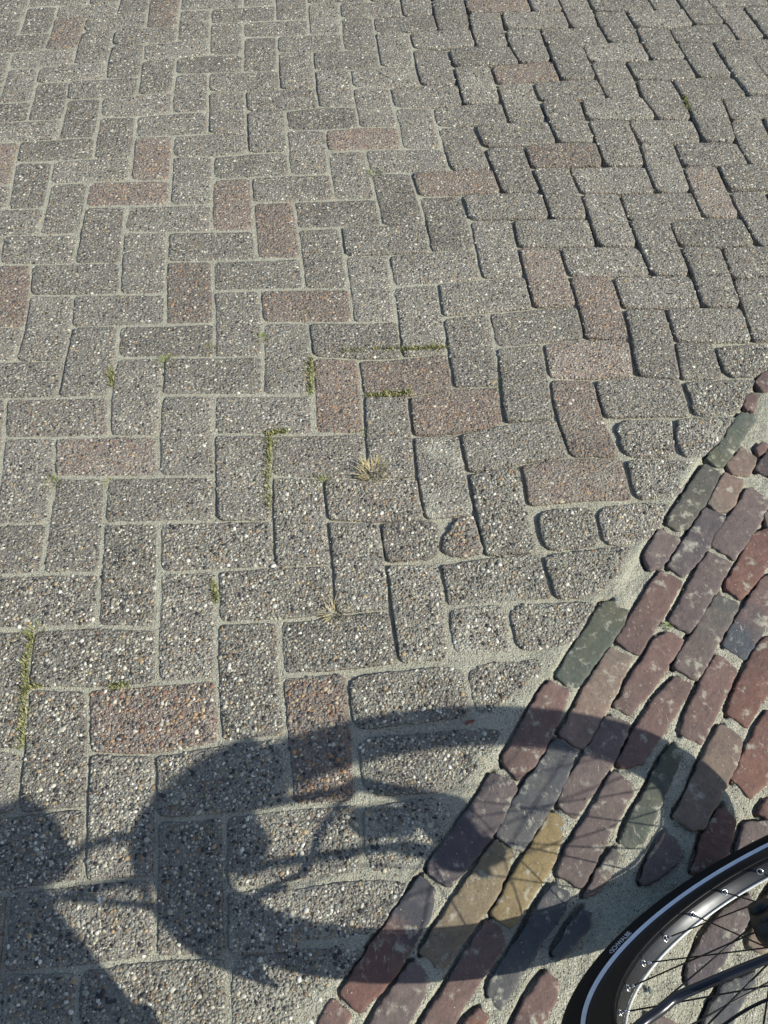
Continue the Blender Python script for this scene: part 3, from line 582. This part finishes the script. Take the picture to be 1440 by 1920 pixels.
# ------------------------------------------------------------------ the clay bricks of the old road
TONE = {'r': ((0.159, 0.100, 0.085), (0.126, 0.086, 0.075)), 'R': ((0.163, 0.085, 0.065), (0.121, 0.071, 0.058)),
        'o': ((0.213, 0.151, 0.117), (0.178, 0.142, 0.109)), 'm': ((0.130, 0.102, 0.094), (0.159, 0.122, 0.109)),
        'p': ((0.090, 0.077, 0.082), (0.113, 0.093, 0.090)), 'g': ((0.092, 0.109, 0.086), (0.104, 0.109, 0.069)),
        'G': ((0.083, 0.083, 0.069), (0.106, 0.102, 0.079)), 'B': ((0.073, 0.079, 0.085), (0.101, 0.100, 0.096)),
        'd': ((0.057, 0.048, 0.048), (0.087, 0.067, 0.063)), 't': ((0.196, 0.148, 0.109), (0.156, 0.116, 0.094)),
        'w': ((0.141, 0.111, 0.098), (0.108, 0.106, 0.094)), 'b': ((0.159, 0.106, 0.091), (0.071, 0.083, 0.096)),
        'n': ((0.150, 0.079, 0.063), (0.057, 0.060, 0.069)), 'y': ((0.271, 0.205, 0.094), (0.237, 0.182, 0.091)),
        'T': ((0.213, 0.171, 0.104), (0.202, 0.155, 0.104))}
path = link('brick_path', None, kind='structure')
def clay_brick(key, P, seed=0, n=110):
    if len(P) < 13 and key not in 'wd' and n > 60:       # worn square rather than round
        c = P.mean(0); w = np.linalg.svd(P-c, full_matrices=False)[2]; q = (P-c)@w.T
        mid = (q.max(0)+q.min(0))/2; hf = (q.max(0)-q.min(0))/2; st = (q-mid)/hf
        if hf[0] > 1.6*hf[1]:
            q = mid+st*hf*(1+0.38*(1/np.abs(st).max(1)-1))[:, None]; P = c+q@w
    o = ccw(resample(chaikin(P, 1, 0.06), n)); o = o+normals(o)*0.0016; o = rough_outline(o, 0.0019, 0.011, seed+3)
    dz = float(rng.normal(0.0008, 0.0010)); tilt = rng.normal(0, 0.012, 2)
    V, F, c = block(o, [(0, -0.0075), (0.0005, -0.0030), (0.0013, -0.0011), (0.0028, -0.0003), (0.006, 0.0), (0.014, 0.0001)], -0.085, tilt, dz, 0.0014)
    ob = link('brick', mesh_faces('brick', V, F), M_CLAY, path, (c[0], c[1], 0))
    a, b = TONE[key]; f = random.uniform(0.9, 1.12)
    ob.color = tuple(x*f for x in a)+(1,)
    ob['second_tone'] = [x*f for x in b]
    ext = o-c; w = np.linalg.svd(ext, full_matrices=False)[2][0]; L = np.abs(ext@w).max()
    if w[1] < 0: w = -w
    s = {'b': (-1.0, 0.35), 'n': (1.2, -0.45)}.get(key, (random.choice((-.5, .5)), 0))[0]
    ob['tone_axis'] = [float(w[0]*s/L*0.9), float(w[1]*s/L*0.9), 0.0]
    return ob
for q, (key, P) in enumerate(clay): clay_brick(key, P, q)
# the same rows carried on outside what the picture shows
row = np.array([0.53, 0.85]); row /= np.hypot(*row); acr = np.array([row[1], -row[0]])
o0 = clay[11][1].mean(0)
used = np.concatenate([p for _, p in clay])
extra_n = 0
for a in range(-2, 16):
    for b in range(-12, 12):
        c = o0+acr*a*0.064+row*(b*0.205+(a % 2)*0.1)
        if edge_side(c[None])[0] < 0.06 or seen(c[0], c[1], 0.02): continue
        L, Wd = 0.094, 0.026
        P = np.array([c+row*L*s+acr*Wd*t for s, t in ((1, 1), (1, -1), (-1, -1), (-1, 1))])
        if any(inside(P, p).any() or inside(p, P).any() for _, p in clay): continue
        if c[1] > 2.4 or c[0] > 2.4 or c[1] < -2.2: continue
        clay_brick(random.choice('rrRmowpBt'), P, a*31+b, 28); extra_n += 1

# ------------------------------------------------------------------ sand in the joints, earth around
clay_poly = [p for _, p in clay]
def sand_height(x, y):
    p = np.c_[x, y]; e = edge_side(p)
    gx, gy = x/U, y/U
    deep = smooth(gx, 5.5, 9.0)*smooth(gy, 1.5, 5)
    mid = smooth(gx, 1.5, 4.5)*(1-smooth(gy, 5, 10))*0.5
    D = np.clip(np.maximum(deep, mid)+(vnoise(x, y, 0.22, 1)-0.62)*0.8, 0, 1)
    z = -0.0016-0.0120*D-0.0020*vnoise(x, y, 0.03, 2)
    fill = smooth(e, -0.075, -0.015)*(0.35+0.8*vnoise(x, y, 0.06, 4))*(1-smooth(gy, 2, 5)*0.6)
    z = z*(1-np.clip(fill, 0, 1))+np.clip(fill, 0, 1)*(-0.0004+0.0016*vnoise(x, y, 0.035, 6))
    zc = -0.0040+0.0072*(vnoise(x, y, 0.055, 5)-0.42)-0.004*deep-0.0010-0.0022*smooth(gy, -1.5, 1.5)
    zc = zc+0.0026*(vnoise(x, y, 0.014, 7)-0.5)+0.0014*(vnoise(x, y, 0.006, 8)-0.5)
    k = smooth(e, -0.012, 0.006)
    return z*(1-k)+zc*k
SHADE_GAPS = []
for _, Pq in clay:
    q = ccw(resample(chaikin(Pq, 1, 0.13), 60)); nq = normals(q)
    m = (nq@np.array([-0.75, 0.66])) > 0.45  # sand cut lower only on sides away from the sun, to deepen shade
    SHADE_GAPS.append((q[m]+nq[m]*0.0035, q.min(0)-0.02, q.max(0)+0.02))
def shade_gap(x, y):
    out = np.zeros(len(x))
    for q, lo, hi in SHADE_GAPS:
        m = (x > lo[0]) & (x < hi[0]) & (y > lo[1]) & (y < hi[1])
        if not m.any() or len(q) == 0: continue
        id_ = np.where(m)[0]
        d = np.sqrt(((np.c_[x[id_], y[id_]][:, None]-q[None])**2).sum(-1)).min(1)
        w = 1-smooth(d, 0.0015, 0.0065); w *= 0.25+1.1*vnoise(x[id_], y[id_], 0.05, 9)
        out[id_] = np.maximum(out[id_], np.clip(w, 0, 1))
    return out*0.014
def sheet(xs, ys, skip=None, fine=False):
    X, Y = np.meshgrid(xs, ys); xf, yf = X.ravel(), Y.ravel(); Z = np.zeros(X.size)
    for s in range(0, len(xf), 40000): Z[s:s+40000] = sand_height(xf[s:s+40000], yf[s:s+40000])
    if fine: Z -= shade_gap(xf, yf)
    nx, ny = len(xs), len(ys); idx = np.arange(nx*ny).reshape(ny, nx)
    Q = np.stack([idx[:-1, :-1], idx[:-1, 1:], idx[1:, 1:], idx[1:, :-1]], -1).reshape(-1, 4)
    if skip is not None:
        c = np.c_[xf, yf][Q].mean(1)
        Q = Q[~((c[:, 0] > skip[0]) & (c[:, 0] < skip[1]) & (c[:, 1] > skip[2]) & (c[:, 1] < skip[3]))]
    return np.c_[xf, yf, Z], Q
step = 0.012; x0, y0 = -1.9, -1.6
fx0, fx1, fy0, fy1 = x0+181*step, x0+278*step, y0+60*step, y0+198*step
xs = x0+np.arange(384)*step; ys = y0+np.arange(392)*step
Va, Qa = sheet(xs, ys, (fx0, fx1, fy0, fy1))
Vb, Qb = sheet(np.arange(fx0, fx1+1e-6, 0.003), np.arange(fy0, fy1+1e-6, 0.003), None, True)
link('sand_bed', mesh_tris('sand_bed', np.r_[Va, Vb], np.r_[Qa, Qb+len(Va)]), M_SAND, kind='structure')
g = 300.0
link('ground', mesh_faces('ground', [(-g, -g, -.1), (g, -g, -.1), (g, g, -.1), (-g, g, -.1)], [(0, 1, 2, 3)]), M_EARTH, kind='structure')

# ------------------------------------------------------------------ the bicycle
HD = Vector((math.cos(HEADING), math.sin(HEADING), 0)); NL = Vector((-math.sin(HEADING), math.cos(HEADING), 0))
UPW = Vector((0, 0, 1))*math.cos(LEAN)+NL*math.sin(LEAN); NN = NL*math.cos(LEAN)-Vector((0, 0, 1))*math.sin(LEAN)
bike = link('bicycle', None, label='black bicycle with a white stripe on its tyre, mostly out of frame', cat='bicycle')
BM = Matrix((HD, NN, UPW)).transposed().to_4x4(); BM.translation = Vector(WHEEL_AT)
bike.matrix_world = BM
R, RTY = 0.3544, 0.0225

def lathe(profile, n=144, closed=True):      # profile of (radius, y) turned about the wheel axle
    V = []; F = []; m = len(profile)
    for k in range(n):
        a = 2*math.pi*k/n; c, s = math.cos(a), math.sin(a)
        V += [(r*c, y, r*s) for r, y in profile]
    for k in range(n):
        a, b = k*m, ((k+1) % n)*m
        for q in range(m if closed else m-1):
            r = (q+1) % m; F.append((a+q, b+q, b+r, a+r))
    return V, F
def tube(pts, rad, n=10, cap=True):
    P = [Vector(p) for p in pts]
    rr = rad if isinstance(rad, (list, tuple)) else [rad]*len(P)
    V = []; F = []; ref = None
    for i, p in enumerate(P):
        d = (P[min(i+1, len(P)-1)]-P[max(i-1, 0)]).normalized()
        if ref is None: ref = d.orthogonal().normalized()
        ref = (ref-d*ref.dot(d)).normalized(); b = d.cross(ref)
        V += [p+(ref*math.cos(2*math.pi*k/n)+b*math.sin(2*math.pi*k/n))*rr[i] for k in range(n)]
    for i in range(len(P)-1):
        for k in range(n):
            k2 = (k+1) % n; F.append((i*n+k, i*n+k2, (i+1)*n+k2, (i+1)*n+k))
    if cap: F += [tuple(range(n))[::-1], tuple((len(P)-1)*n+k for k in range(n))]
    return V, F
def spline(pts, k=6):
    P = [Vector(p) for p in pts]; out = []
    for i in range(len(P)-1):
        a, b, c, d = P[max(i-1, 0)], P[i], P[i+1], P[min(i+2, len(P)-1)]
        for t in range(k):
            t /= k
            out.append(0.5*((2*b)+(c-a)*t+(2*a-5*b+4*c-d)*t*t+(3*b-a-3*c+d)*t**3))
    return out+[P[-1]]
def part(name, VF, mat, parent=bike, loc=None, label=None, flat=False):
    return link(name, mesh_faces(name, [tuple(v) for v in VF[0]], VF[1], not flat), mat, parent, loc, label=label)
def merge(*vfs):
    V = []; F = []
    for v, f in vfs:
        o = len(V); V += [tuple(x) for x in v]; F += [tuple(i+o for i in q) for q in f]
    return V, F
def box(c, s, rot=0.0, bev=0.006):           # box in the wheel plane, rotated about y, with bevelled long edges
    hx, hy, hz = s[0]/2, s[1]/2, s[2]/2
    ring = []
    for sx, sz in ((1, 1), (-1, 1), (-1, -1), (1, -1)):
        a = (sx*(hx-bev), sz*hz); b = (sx*hx, sz*(hz-bev))
        ring += [b, a] if sx*sz > 0 else [a, b]
    V = []
    for y, k in ((-hy, 0.92), (-hy+bev, 1), (hy-bev, 1), (hy, 0.92)):
        for x, z in ring:
            x *= k; z *= k
            V.append((c[0]+x*math.cos(rot)-z*math.sin(rot), c[1]+y, c[2]+x*math.sin(rot)+z*math.cos(rot)))
    n = 8; F = [tuple(range(n))[::-1], tuple(range(3*n, 4*n))]
    for r in range(3):
        for k in range(n): F.append((r*n+k, r*n+(k+1) % n, (r+1)*n+(k+1) % n, (r+1)*n+k))
    return V, F

RC = R-RTY
M_RIMSIDE = mat_simple('rim_side_black', (0.008, 0.008, 0.009), 0.55, 0.25, 0, 120, 0, 0.3)
rim_prof = [(0.316, 0.0125), (0.306, 0.0128), (0.290, 0.0132), (0.2788, 0.0125), (0.2758, 0.0105), (0.2746, 0.004), (0.2743, 0.0),
            (0.2746, -0.004), (0.2758, -0.0105), (0.2788, -0.0125), (0.290, -0.0132), (0.306, -0.0128), (0.316, -0.0125)]
wheel = part('wheel', lathe(rim_prof), M_RIMSIDE, bike, (0, 0, R))
part('rim_bed', lathe([(0.2744, 0.0066), (0.2741, 0.004), (0.2740, 0.0), (0.2743, -0.004), (0.2756, -0.0103)], 144, False), M_RIM, wheel)
tyre_prof = []
for k in range(28):
    b = math.radians(-152+304*k/27)
    rr = RTY+(0.0004 if abs(b) < 0.6 and k % 2 else 0)
    tyre_prof.append((RC+rr*math.cos(b), rr*math.sin(b)))
tv, tf = lathe(tyre_prof, 180)
part('tyre', (tv, tf), M_RUBBER, wheel)
hv, hf = [], []
for k in range(300):                         # thin rubber hairs left on the tread
    a = random.uniform(0, 2*math.pi); b = random.uniform(-0.9, 1.2); e = lambda r_: Vector(((RC+r_*math.cos(b))*math.cos(a), r_*math.sin(b), (RC+r_*math.cos(b))*math.sin(a)))
    p0, p1 = e(RTY-0.0005), e(RTY+random.uniform(0.002, 0.005))
    t_, f_ = tube([p0, p1+Vector((random.uniform(-1, 1), random.uniform(-1, 1), random.uniform(-1, 1)))*0.0008], [0.0005, 0.0002], 3)
    hf += [tuple(i+len(hv) for i in q) for q in f_]; hv += [tuple(v) for v in t_]
ho = part('tread_hairs', (hv, hf), M_RUBBER, wheel); ho['kind'] = 'stuff'
for s in (1, -1):                            # the stripe on either sidewall
    pr_ = [(RC+(RTY+0.0003)*math.cos(math.radians(b)), s*(RTY+0.0003)*math.sin(math.radians(b))) for b in (131, 135, 140, 145)]
    if s < 0: pr_ = pr_[::-1]
    part('reflective_stripe', lathe(pr_, 180, False), M_STRIPE, wheel)
    part('rim_edge', lathe([(0.2734, s*0.0116), (0.2724, s*0.0128), (0.2732, s*0.0142), (0.2768, s*0.0142), (0.2768, s*0.0122), (0.2752, s*0.0108)][::s], 144), M_EDGE_GLINT if s < 0 else M_RIMSIDE, wheel)
hub_prof = [(0.008, 0.066), (0.014, 0.058), (0.016, 0.046), (0.033, 0.042), (0.045, 0.036), (0.046, 0.031), (0.040, 0.027), (0.030, 0.022),
            (0.028, -0.022), (0.040, -0.027), (0.046, -0.031), (0.045, -0.036), (0.033, -0.042), (0.016, -0.046), (0.008, -0.066)]
part('hub', lathe(hub_prof, 64), M_BLACK, wheel)
RN = 0.2743
for k in range(28):
    th = math.radians(276.2-12.857*(k))
    side = 1 if k % 2 == 0 else -1
    sense = 1 if (k // 2) % 2 == 0 else -1
    fa = th-sense*math.radians(58)
    p0 = Vector((RN*math.cos(th), 0, RN*math.sin(th)))
    p1 = Vector((0.043*math.cos(fa), side*0.0335, 0.043*math.sin(fa)))
    d = (p1-p0).normalized(); rad = -p0.normalized()
    part('spoke', tube([p0+d*0.010, p1], 0.00105, 6), M_SPOKE, wheel)
    # steel eyelet round the hole and the nipple standing in it
    t1 = Vector((0, 1, 0)); t2 = rad.cross(t1)
    V = []; F = []
    for q in range(14):
        a = 2*math.pi*q/14; u_ = t1*math.cos(a)+t2*math.sin(a)
        for w in range(6):
            b = 2*math.pi*w/6
            V.append(p0+rad*0.0006+u_*(0.0039+0.0010*math.cos(b))+rad*0.0010*math.sin(b))
    for q in range(14):
        for w in range(6):
            F.append((q*6+w, ((q+1) % 14)*6+w, ((q+1) % 14)*6+(w+1) % 6, q*6+(w+1) % 6))
    part('eyelet', (V, F), M_STEEL, wheel)
    part('nipple', tube([p0-d*0.002, p0+d*0.0095, p0+d*0.0125], [0.0021, 0.0019, 0.0012], 8), M_STEEL, wheel)

# maker's lettering moulded and printed on the sidewall
def lettering(text, th0, beta0, size):
    cu = bpy.data.curves.new('lettering', 'FONT'); cu.body = text; cu.size = size; cu.resolution_u = 3
    tmp = bpy.data.objects.new('lettering_tmp', cu); COL.objects.link(tmp)
    bpy.context.view_layer.update()
    me = bpy.data.meshes.new_from_object(tmp.evaluated_get(bpy.context.evaluated_depsgraph_get()))
    bpy.data.objects.remove(tmp)
    return me
def wrap(me, x0, th0, beta0):
    me.name = 'lettering'
    for v in me.vertices:
        x, y = v.co.x+x0, v.co.y
        b = math.radians(beta0)-y/RTY; rr = RC+(RTY+0.0004)*math.cos(b)
        a = math.radians(th0)+x/(RC-0.002)
        v.co = (rr*math.cos(a), (RTY+0.0004)*math.sin(b), rr*math.sin(a))
    return me
link('lettering', wrap(lettering('SCHWALBE', 0, 0, 0.0102), 0.0052, 238.2, 126), M_PRINT, wheel)
bird = bpy.data.meshes.new('bird_mark')      # the little swallow-like mark before the word
bird.from_pydata([(0, .003, 0), (.0016, .0035, 0), (.0042, .0066, 0), (.0026, .0030, 0), (.0046, -.0002, 0), (.0016, .0024, 0)], [], [(0, 1, 5), (1, 2, 3), (1, 3, 5), (5, 3, 4)])
link('bird_mark', wrap(bird, 0, 238.2, 126), M_PRINT, wheel)

front = wheel.copy(); COL.objects.link(front); front.location = (-1.15, 0, R)
for ch in list(wheel.children):
    c = ch.copy(); COL.objects.link(c); c.parent = front

# frame
stay = spline([(-0.01, 0.046, 0.455), (-0.06, 0.044, 0.448), (-0.113, 0.040, 0.432), (-0.125, 0.040, 0.426), (-0.147, 0.040, 0.411), (-0.181, 0.040, 0.390), (-0.214, 0.040, 0.372),
               (-0.237, 0.040, 0.373), (-0.265, 0.040, 0.373), (-0.305, 0.040, 0.384), (-0.345, 0.038, 0.43), (-0.365, 0.03, 0.52), (-0.385, 0.014, 0.66)], 5)
nst = len(stay)
part('chain_stay', tube(stay, [0.0042+0.0012*min(1, k/(nst*0.55)) for k in range(nst)], 14), M_FRAME)
part('dropout', merge(box((0.0, 0.050, 0.41), (0.03, 0.006, 0.13), 0.1), box((0.0, -0.052, 0.41), (0.03, 0.006, 0.13), 0.1)), M_FRAME)
part('seat_stay', merge(tube([(-0.01, 0.046, 0.46), (-0.12, 0.042, 0.55), (-0.27, 0.03, 0.66), (-0.36, 0.016, 0.68)], 0.007), tube([(-0.01, -0.046, 0.46), (-0.12, -0.042, 0.55), (-0.27, -0.03, 0.66), (-0.36, -0.016, 0.68)], 0.007)), M_FRAME)
part('seat_tube', tube([(-0.58, 0, 0.27), (-0.48, 0, 0.47), (-0.37, 0, 0.69)], 0.022, 16), M_FRAME)
part('seat_post', tube([(-0.37, 0, 0.69), (-0.345, 0, 0.755)], 0.0145), M_STEEL)
part('shadow_case', box((-0.517, 0, 0.545), (0.15, 0.085, 0.42), -0.463, 0.02), M_BLACK)  # unseen box, added to cast the broad dark area at lower left
part('shadow_block', box((-0.12, 0, 0.60), (0.11, 0.10, 0.035), 0.6, 0.012), M_BLACK)  # unseen box, added to darken the inside of the wheel's shadow
mp = []
for k in range(34):                          # unseen rear guard over the wheel, added to widen the tyre's shadow
    a = math.radians(80+k*(186-80)/33); ca, sa = math.cos(a), math.sin(a)
    mp.append([((0.372-0.9*y*y*6)*ca, y, R+(0.372-0.9*y*y*6)*sa) for y in (-0.03, -0.018, 0, 0.018, 0.03)])
mv = [p for r_ in mp for p in r_]; n0 = len(mv)
mv += [(x*0.996, y*0.96, R+(z-R)*0.996) for x, y, z in mv]
mf = []
for k in range(33):
    for q in range(4):
        a, b = k*5+q, (k+1)*5+q
        mf += [(a, b, b+1, a+1), (n0+a, n0+a+1, n0+b+1, n0+b)]
    mf += [(k*5, n0+k*5, n0+k*5+5, k*5+5), (k*5+4, k*5+9, n0+k*5+9, n0+k*5+4)]
part('shadow_mudguard', (mv, mf), M_BLACK)
part('down_tube', tube([(-0.58, 0, 0.27), (-0.80, 0, 0.34), (-1.02, 0, 0.62)], 0.026, 16), M_FRAME)
part('head_tube', tube([(-1.020, 0, 0.60), (-0.960, 0, 0.82)], 0.022, 14), M_FRAME)
part('fork', merge(tube(spline([(-1.150, 0.055, R), (-1.090, 0.055, 0.45), (-1.045, 0.045, 0.58), (-1.020, 0, 0.62)], 4), 0.012), tube(spline([(-1.150, -0.055, R), (-1.090, -0.055, 0.45), (-1.045, -0.045, 0.58), (-1.020, 0, 0.62)], 4), 0.012)), M_FRAME)
part('handlebar', tube(spline([(-0.790, 0.31, 0.98), (-0.890, 0.26, 1.0), (-0.960, 0.08, 0.98), (-0.960, 0, 0.95), (-0.960, -0.08, 0.98), (-0.890, -0.26, 1.0), (-0.790, -0.31, 0.98)], 4), 0.0115), M_BLACK)
part('stem', tube([(-0.960, 0, 0.82), (-0.960, 0, 0.95)], 0.014), M_BLACK)
# saddle: lofted cross sections
sv, sf = [], []; secs = [(-0.55, .018, .012), (-0.50, .026, .018), (-0.42, .042, .020), (-0.34, .060, .022), (-0.29, .068, .022), (-0.25, .060, .020), (-0.23, .038, .012)]
for x, w, h in secs:
    for k in range(12):
        a = 2*math.pi*k/12; sv.append((x, w*math.cos(a), 0.77+h*math.sin(a)+0.05*max(0, x+.40)))
for i in range(len(secs)-1):
    for k in range(12): sf.append((i*12+k, i*12+(k+1) % 12, (i+1)*12+(k+1) % 12, (i+1)*12+k))
sf += [tuple(range(12))[::-1], tuple((len(secs)-1)*12+k for k in range(12))]
part('saddle', (sv, sf), M_LEATHER)
part('crank', merge(tube([(-0.58, 0.05, 0.27), (-0.655, 0.08, 0.40)], 0.010), tube([(-0.58, -0.05, 0.27), (-0.505, -0.08, 0.14)], 0.010), tube([(-0.58, -0.06, 0.27), (-0.58, 0.06, 0.27)], 0.024, 16)), M_BLACK)
part('pedal', box((-0.655, 0.13, 0.40), (0.09, 0.08, 0.022)), M_BLACK)
part('pedal', box((-0.505, -0.13, 0.14), (0.09, 0.08, 0.022)), M_BLACK)
part('brake', merge(box((-0.068, 0.044, 0.372), (0.050, 0.024, 0.075), 0.55, 0.010), tube([(-0.070, 0.05, 0.355), (-0.070, 0.062, 0.355)], 0.011, 14), tube([(-0.085, 0.05, 0.39), (-0.085, 0.060, 0.39)], 0.008, 12)), M_BLACK)
part('brake_cable', tube(spline([(-0.36, 0.04, 0.52), (-0.28, 0.045, 0.485), (-0.236, 0.045, 0.490), (-0.214, 0.045, 0.492), (-0.197, 0.045, 0.496), (-0.180, 0.045, 0.505), (-0.166, 0.045, 0.517), (-0.14, 0.045, 0.54), (-0.10, 0.047, 0.55)], 4), 0.0016, 8), M_BLACK)

# ------------------------------------------------------------------ weeds in the joints
def blades(n, h, spread, upright=0.6, wid=0.0017):
    V = []; F = []; C = []
    for _ in range(n):
        a = random.uniform(0, 2*math.pi); r = spread*math.sqrt(random.random())*0.5
        x, y = r*math.cos(a), r*math.sin(a); d = a+random.uniform(-.8, .8)
        L = h*random.uniform(0.45, 1.1); out = random.uniform(0.15, 1.5-upright)
        w = wid*random.uniform(0.6, 1.3); px, py = -math.sin(d)*w/2, math.cos(d)*w/2
        o = len(V); c = random.random()
        for k, t in enumerate((0, 0.4, 0.75)):
            hx = L*out*t*t; z = -0.006+L*(t-0.45*out*t*t)
            ww = 1-0.45*t
            V += [(x+math.cos(d)*hx+px*ww, y+math.sin(d)*hx+py*ww, z), (x+math.cos(d)*hx-px*ww, y+math.sin(d)*hx-py*ww, z)]
        V.append((x+math.cos(d)*L*out, y+math.sin(d)*L*out, -0.006+L*(1-0.45*out)))
        F += [(o, o+1, o+3, o+2), (o+2, o+3, o+5, o+4), (o+4, o+5, o+6)]
        C += [(c, c, c, 1)]*7
    return V, F, C
TUFT_LABEL = {0: 'upright green grass tuft at a paver corner, left of the low yellowish tuft',
 1: 'low yellowish grass tuft on a long joint, right of the upright green tuft',
 2: 'narrow green tuft in an upright joint between a grey and a reddish paver',
 10: 'flat dark green tuft off the far right corner of the sunken reddish pavers',
 11: 'largest grass tuft, dry and straw-coloured, in a joint just below the sunken reddish pavers',
 12: 'green tuft with thin splayed blades, just left of the largest dry straw-coloured tuft',
 13: 'small green tuft beside a chamfered reddish paver near the left edge',
 19: 'flat dry yellow tuft lying along a joint in the middle of the paving, above the broken shadow band',
 21: 'pale green tuft topping the long mossy joint near the left edge',
 25: 'small green tuft in a far joint, between two reddish pavers, one above and one beside',
 36: 'tiny bright green seedling with rounded leaves between reddish clay bricks'}
TUFT_LABEL[19] = 'flat dry yellow tuft lying along a joint in the middle of the paving'
V0, F0, C0 = [], [], []
KM = {'g': M_GREEN, 'y': M_YELLOW, 's': M_STRAW, 'l': M_GREEN}
for q, (x, y, kd, size) in enumerate(TUFTS):
    z = float(sand_height(np.array([x]), np.array([y]))[0])
    if kd == 'l':
        V = []; F = []; C = []
        for k in range(7):
            a = k*2.4; r = 0.004+0.0016*(k % 3); cx, cy = r*math.cos(a), r*math.sin(a); o = len(V)
            for b in range(6):
                t = b*math.pi/3; V.append((cx+0.0035*math.cos(t), cy+0.0026*math.sin(t), 0.004+0.0012*k*0.5+0.001*math.cos(t-a)))
            F.append(tuple(range(o, o+6))); C += [(0.6+0.05*k, 0, 0, 1)]*6
    elif q in TUFT_LABEL:
        V, F, C = blades(int(50+size*(2800 if kd == 's' else 1500)), size*(1.0 if kd == 's' else 0.8), size*1.15, 0.45 if q in (10, 19, 1) else 0.75)
    else:
        V, F, C = blades(60, size*0.7, size*1.0, 0.6)
        o = len(V0); V0 += [(vx+x, vy+y, vz+z) for vx, vy, vz in V]; F0 += [tuple(i+o for i in f) for f in F]; C0 += C
        continue
    link('grass_tuft' if kd != 'l' else 'seedling', mesh_faces('grass_tuft', V, F, True, C), KM[kd], None, (x, y, z), None, TUFT_LABEL[q],
         'grass tuft' if kd != 'l' else 'seedling', 'weeds growing in the paving joints')
link('joint_grass', mesh_faces('joint_grass', V0, F0, True, C0), M_YELLOW, kind='stuff')
MV, MF, MC = [], [], []
for line in MOSS:
    P = [np.array(p) for p in line]
    for a, b in zip(P[:-1], P[1:]):
        L = np.hypot(*(b-a)); n = int(L/0.00022)
        for _ in range(n):
            p = a+(b-a)*random.random()+rng.normal(0, 0.0032, 2)
            z = float(-0.004+0.004*random.random()); s = random.uniform(0.0007, 0.0018); th = random.uniform(0, 6.28); o = len(MV)
            hgt = random.uniform(0.001, 0.006)*(2.4 if random.random() < 0.2 else 1)
            dx, dy = s*math.cos(th), s*math.sin(th); lx, ly = rng.normal(0, 0.0025, 2)
            MV += [(p[0]-dx, p[1]-dy, z), (p[0]+dx, p[1]+dy, z), (p[0]+lx+dx*.3, p[1]+ly+dy*.3, z+hgt), (p[0]+lx-dx*.3, p[1]+ly-dy*.3, z+hgt)]
            MF.append((o, o+1, o+2, o+3)); c = random.random()**1.3; MC += [(c, c, c, 1)]*4
link('moss', mesh_faces('moss', MV, MF, True, MC), M_MOSS, kind='stuff')

# ------------------------------------------------------------------ loose stones and chips lying in the joints
def pebble(a, b, c, seed):
    r = random.Random(seed); V = []; F = []; n = 8
    for k, (rr, z) in enumerate(((0.55, -0.6), (1.0, -0.1), (0.9, 0.4), (0.5, 0.85))):
        for q in range(n):
            t = 2*math.pi*q/n; w = rr*r.uniform(0.85, 1.12); V.append((a*w*math.cos(t), b*w*math.sin(t), c*z*r.uniform(0.9, 1.1)))
    V.append((0, 0, c)); 
    for k in range(3):
        for q in range(n): F.append((k*n+q, k*n+(q+1) % n, (k+1)*n+(q+1) % n, (k+1)*n+q))
    F += [(3*n+q, 3*n+(q+1) % n, 4*n) for q in range(n)]
    return V, F
for x, y, a, b, c, rot, col, nm, lab in STONES:
    o = part(nm, pebble(a, b, c, int(x*1e4)), mat_simple(nm+'_stone', col, 0.8, 0.3, 0, 250, 0.0005), None, (x, y, c*0.35-0.002), lab)
    o.rotation_euler = (0, 0, rot); o['category'] = 'brick chip' if 'chip' in nm else 'pebble'

# grit scattered over the joints and the pavers
GV, GT, GC = [], [], []
oct_ = np.array([(1, 0, .1), (0.3, 0.9, .0), (-0.8, 0.5, .1), (-0.7, -0.6, 0), (0.4, -0.9, .1), (0, 0, 1)])
tri_ = np.array([(0, 1, 5), (1, 2, 5), (2, 3, 5), (3, 4, 5), (4, 0, 5)])
gp = np.c_[rng.uniform(-0.9, 1.4, 5200), rng.uniform(-0.85, 1.9, 5200)]
ge = edge_side(gp); keep = rng.random(len(gp)) < np.where(ge > -0.02, 0.85, 0.10+0.75*np.exp(-np.abs(ge)/0.06))
gp = gp[keep]; gz = np.maximum(sand_height(gp[:, 0], gp[:, 1]), np.where(edge_side(gp) < -0.01, 0.0008, -0.0022))
for (x, y), z in zip(gp, gz):
    s_ = random.uniform(0.0006, 0.0017)*(1.5 if random.random() < 0.06 else 1); a = random.uniform(0, 6.28); ca, sa = math.cos(a), math.sin(a)
    q = oct_*np.array([s_, s_*random.uniform(.6, 1), s_*0.8]); n0 = len(GV)
    GV += [(x+p[0]*ca-p[1]*sa, y+p[0]*sa+p[1]*ca, z+p[2]-0.0002) for p in q]; GT += (tri_+n0).tolist()
    c = random.choice(((.45, .43, .36), (.36, .33, .26), (.2, .19, .16), (.05, .05, .05), (.55, .53, .48), (.24, .15, .1)))
    GC += [c+(1,)]*6
link('grit', mesh_tris('grit', np.array(GV), np.array(GT), False, GC), M_PEB, kind='stuff')
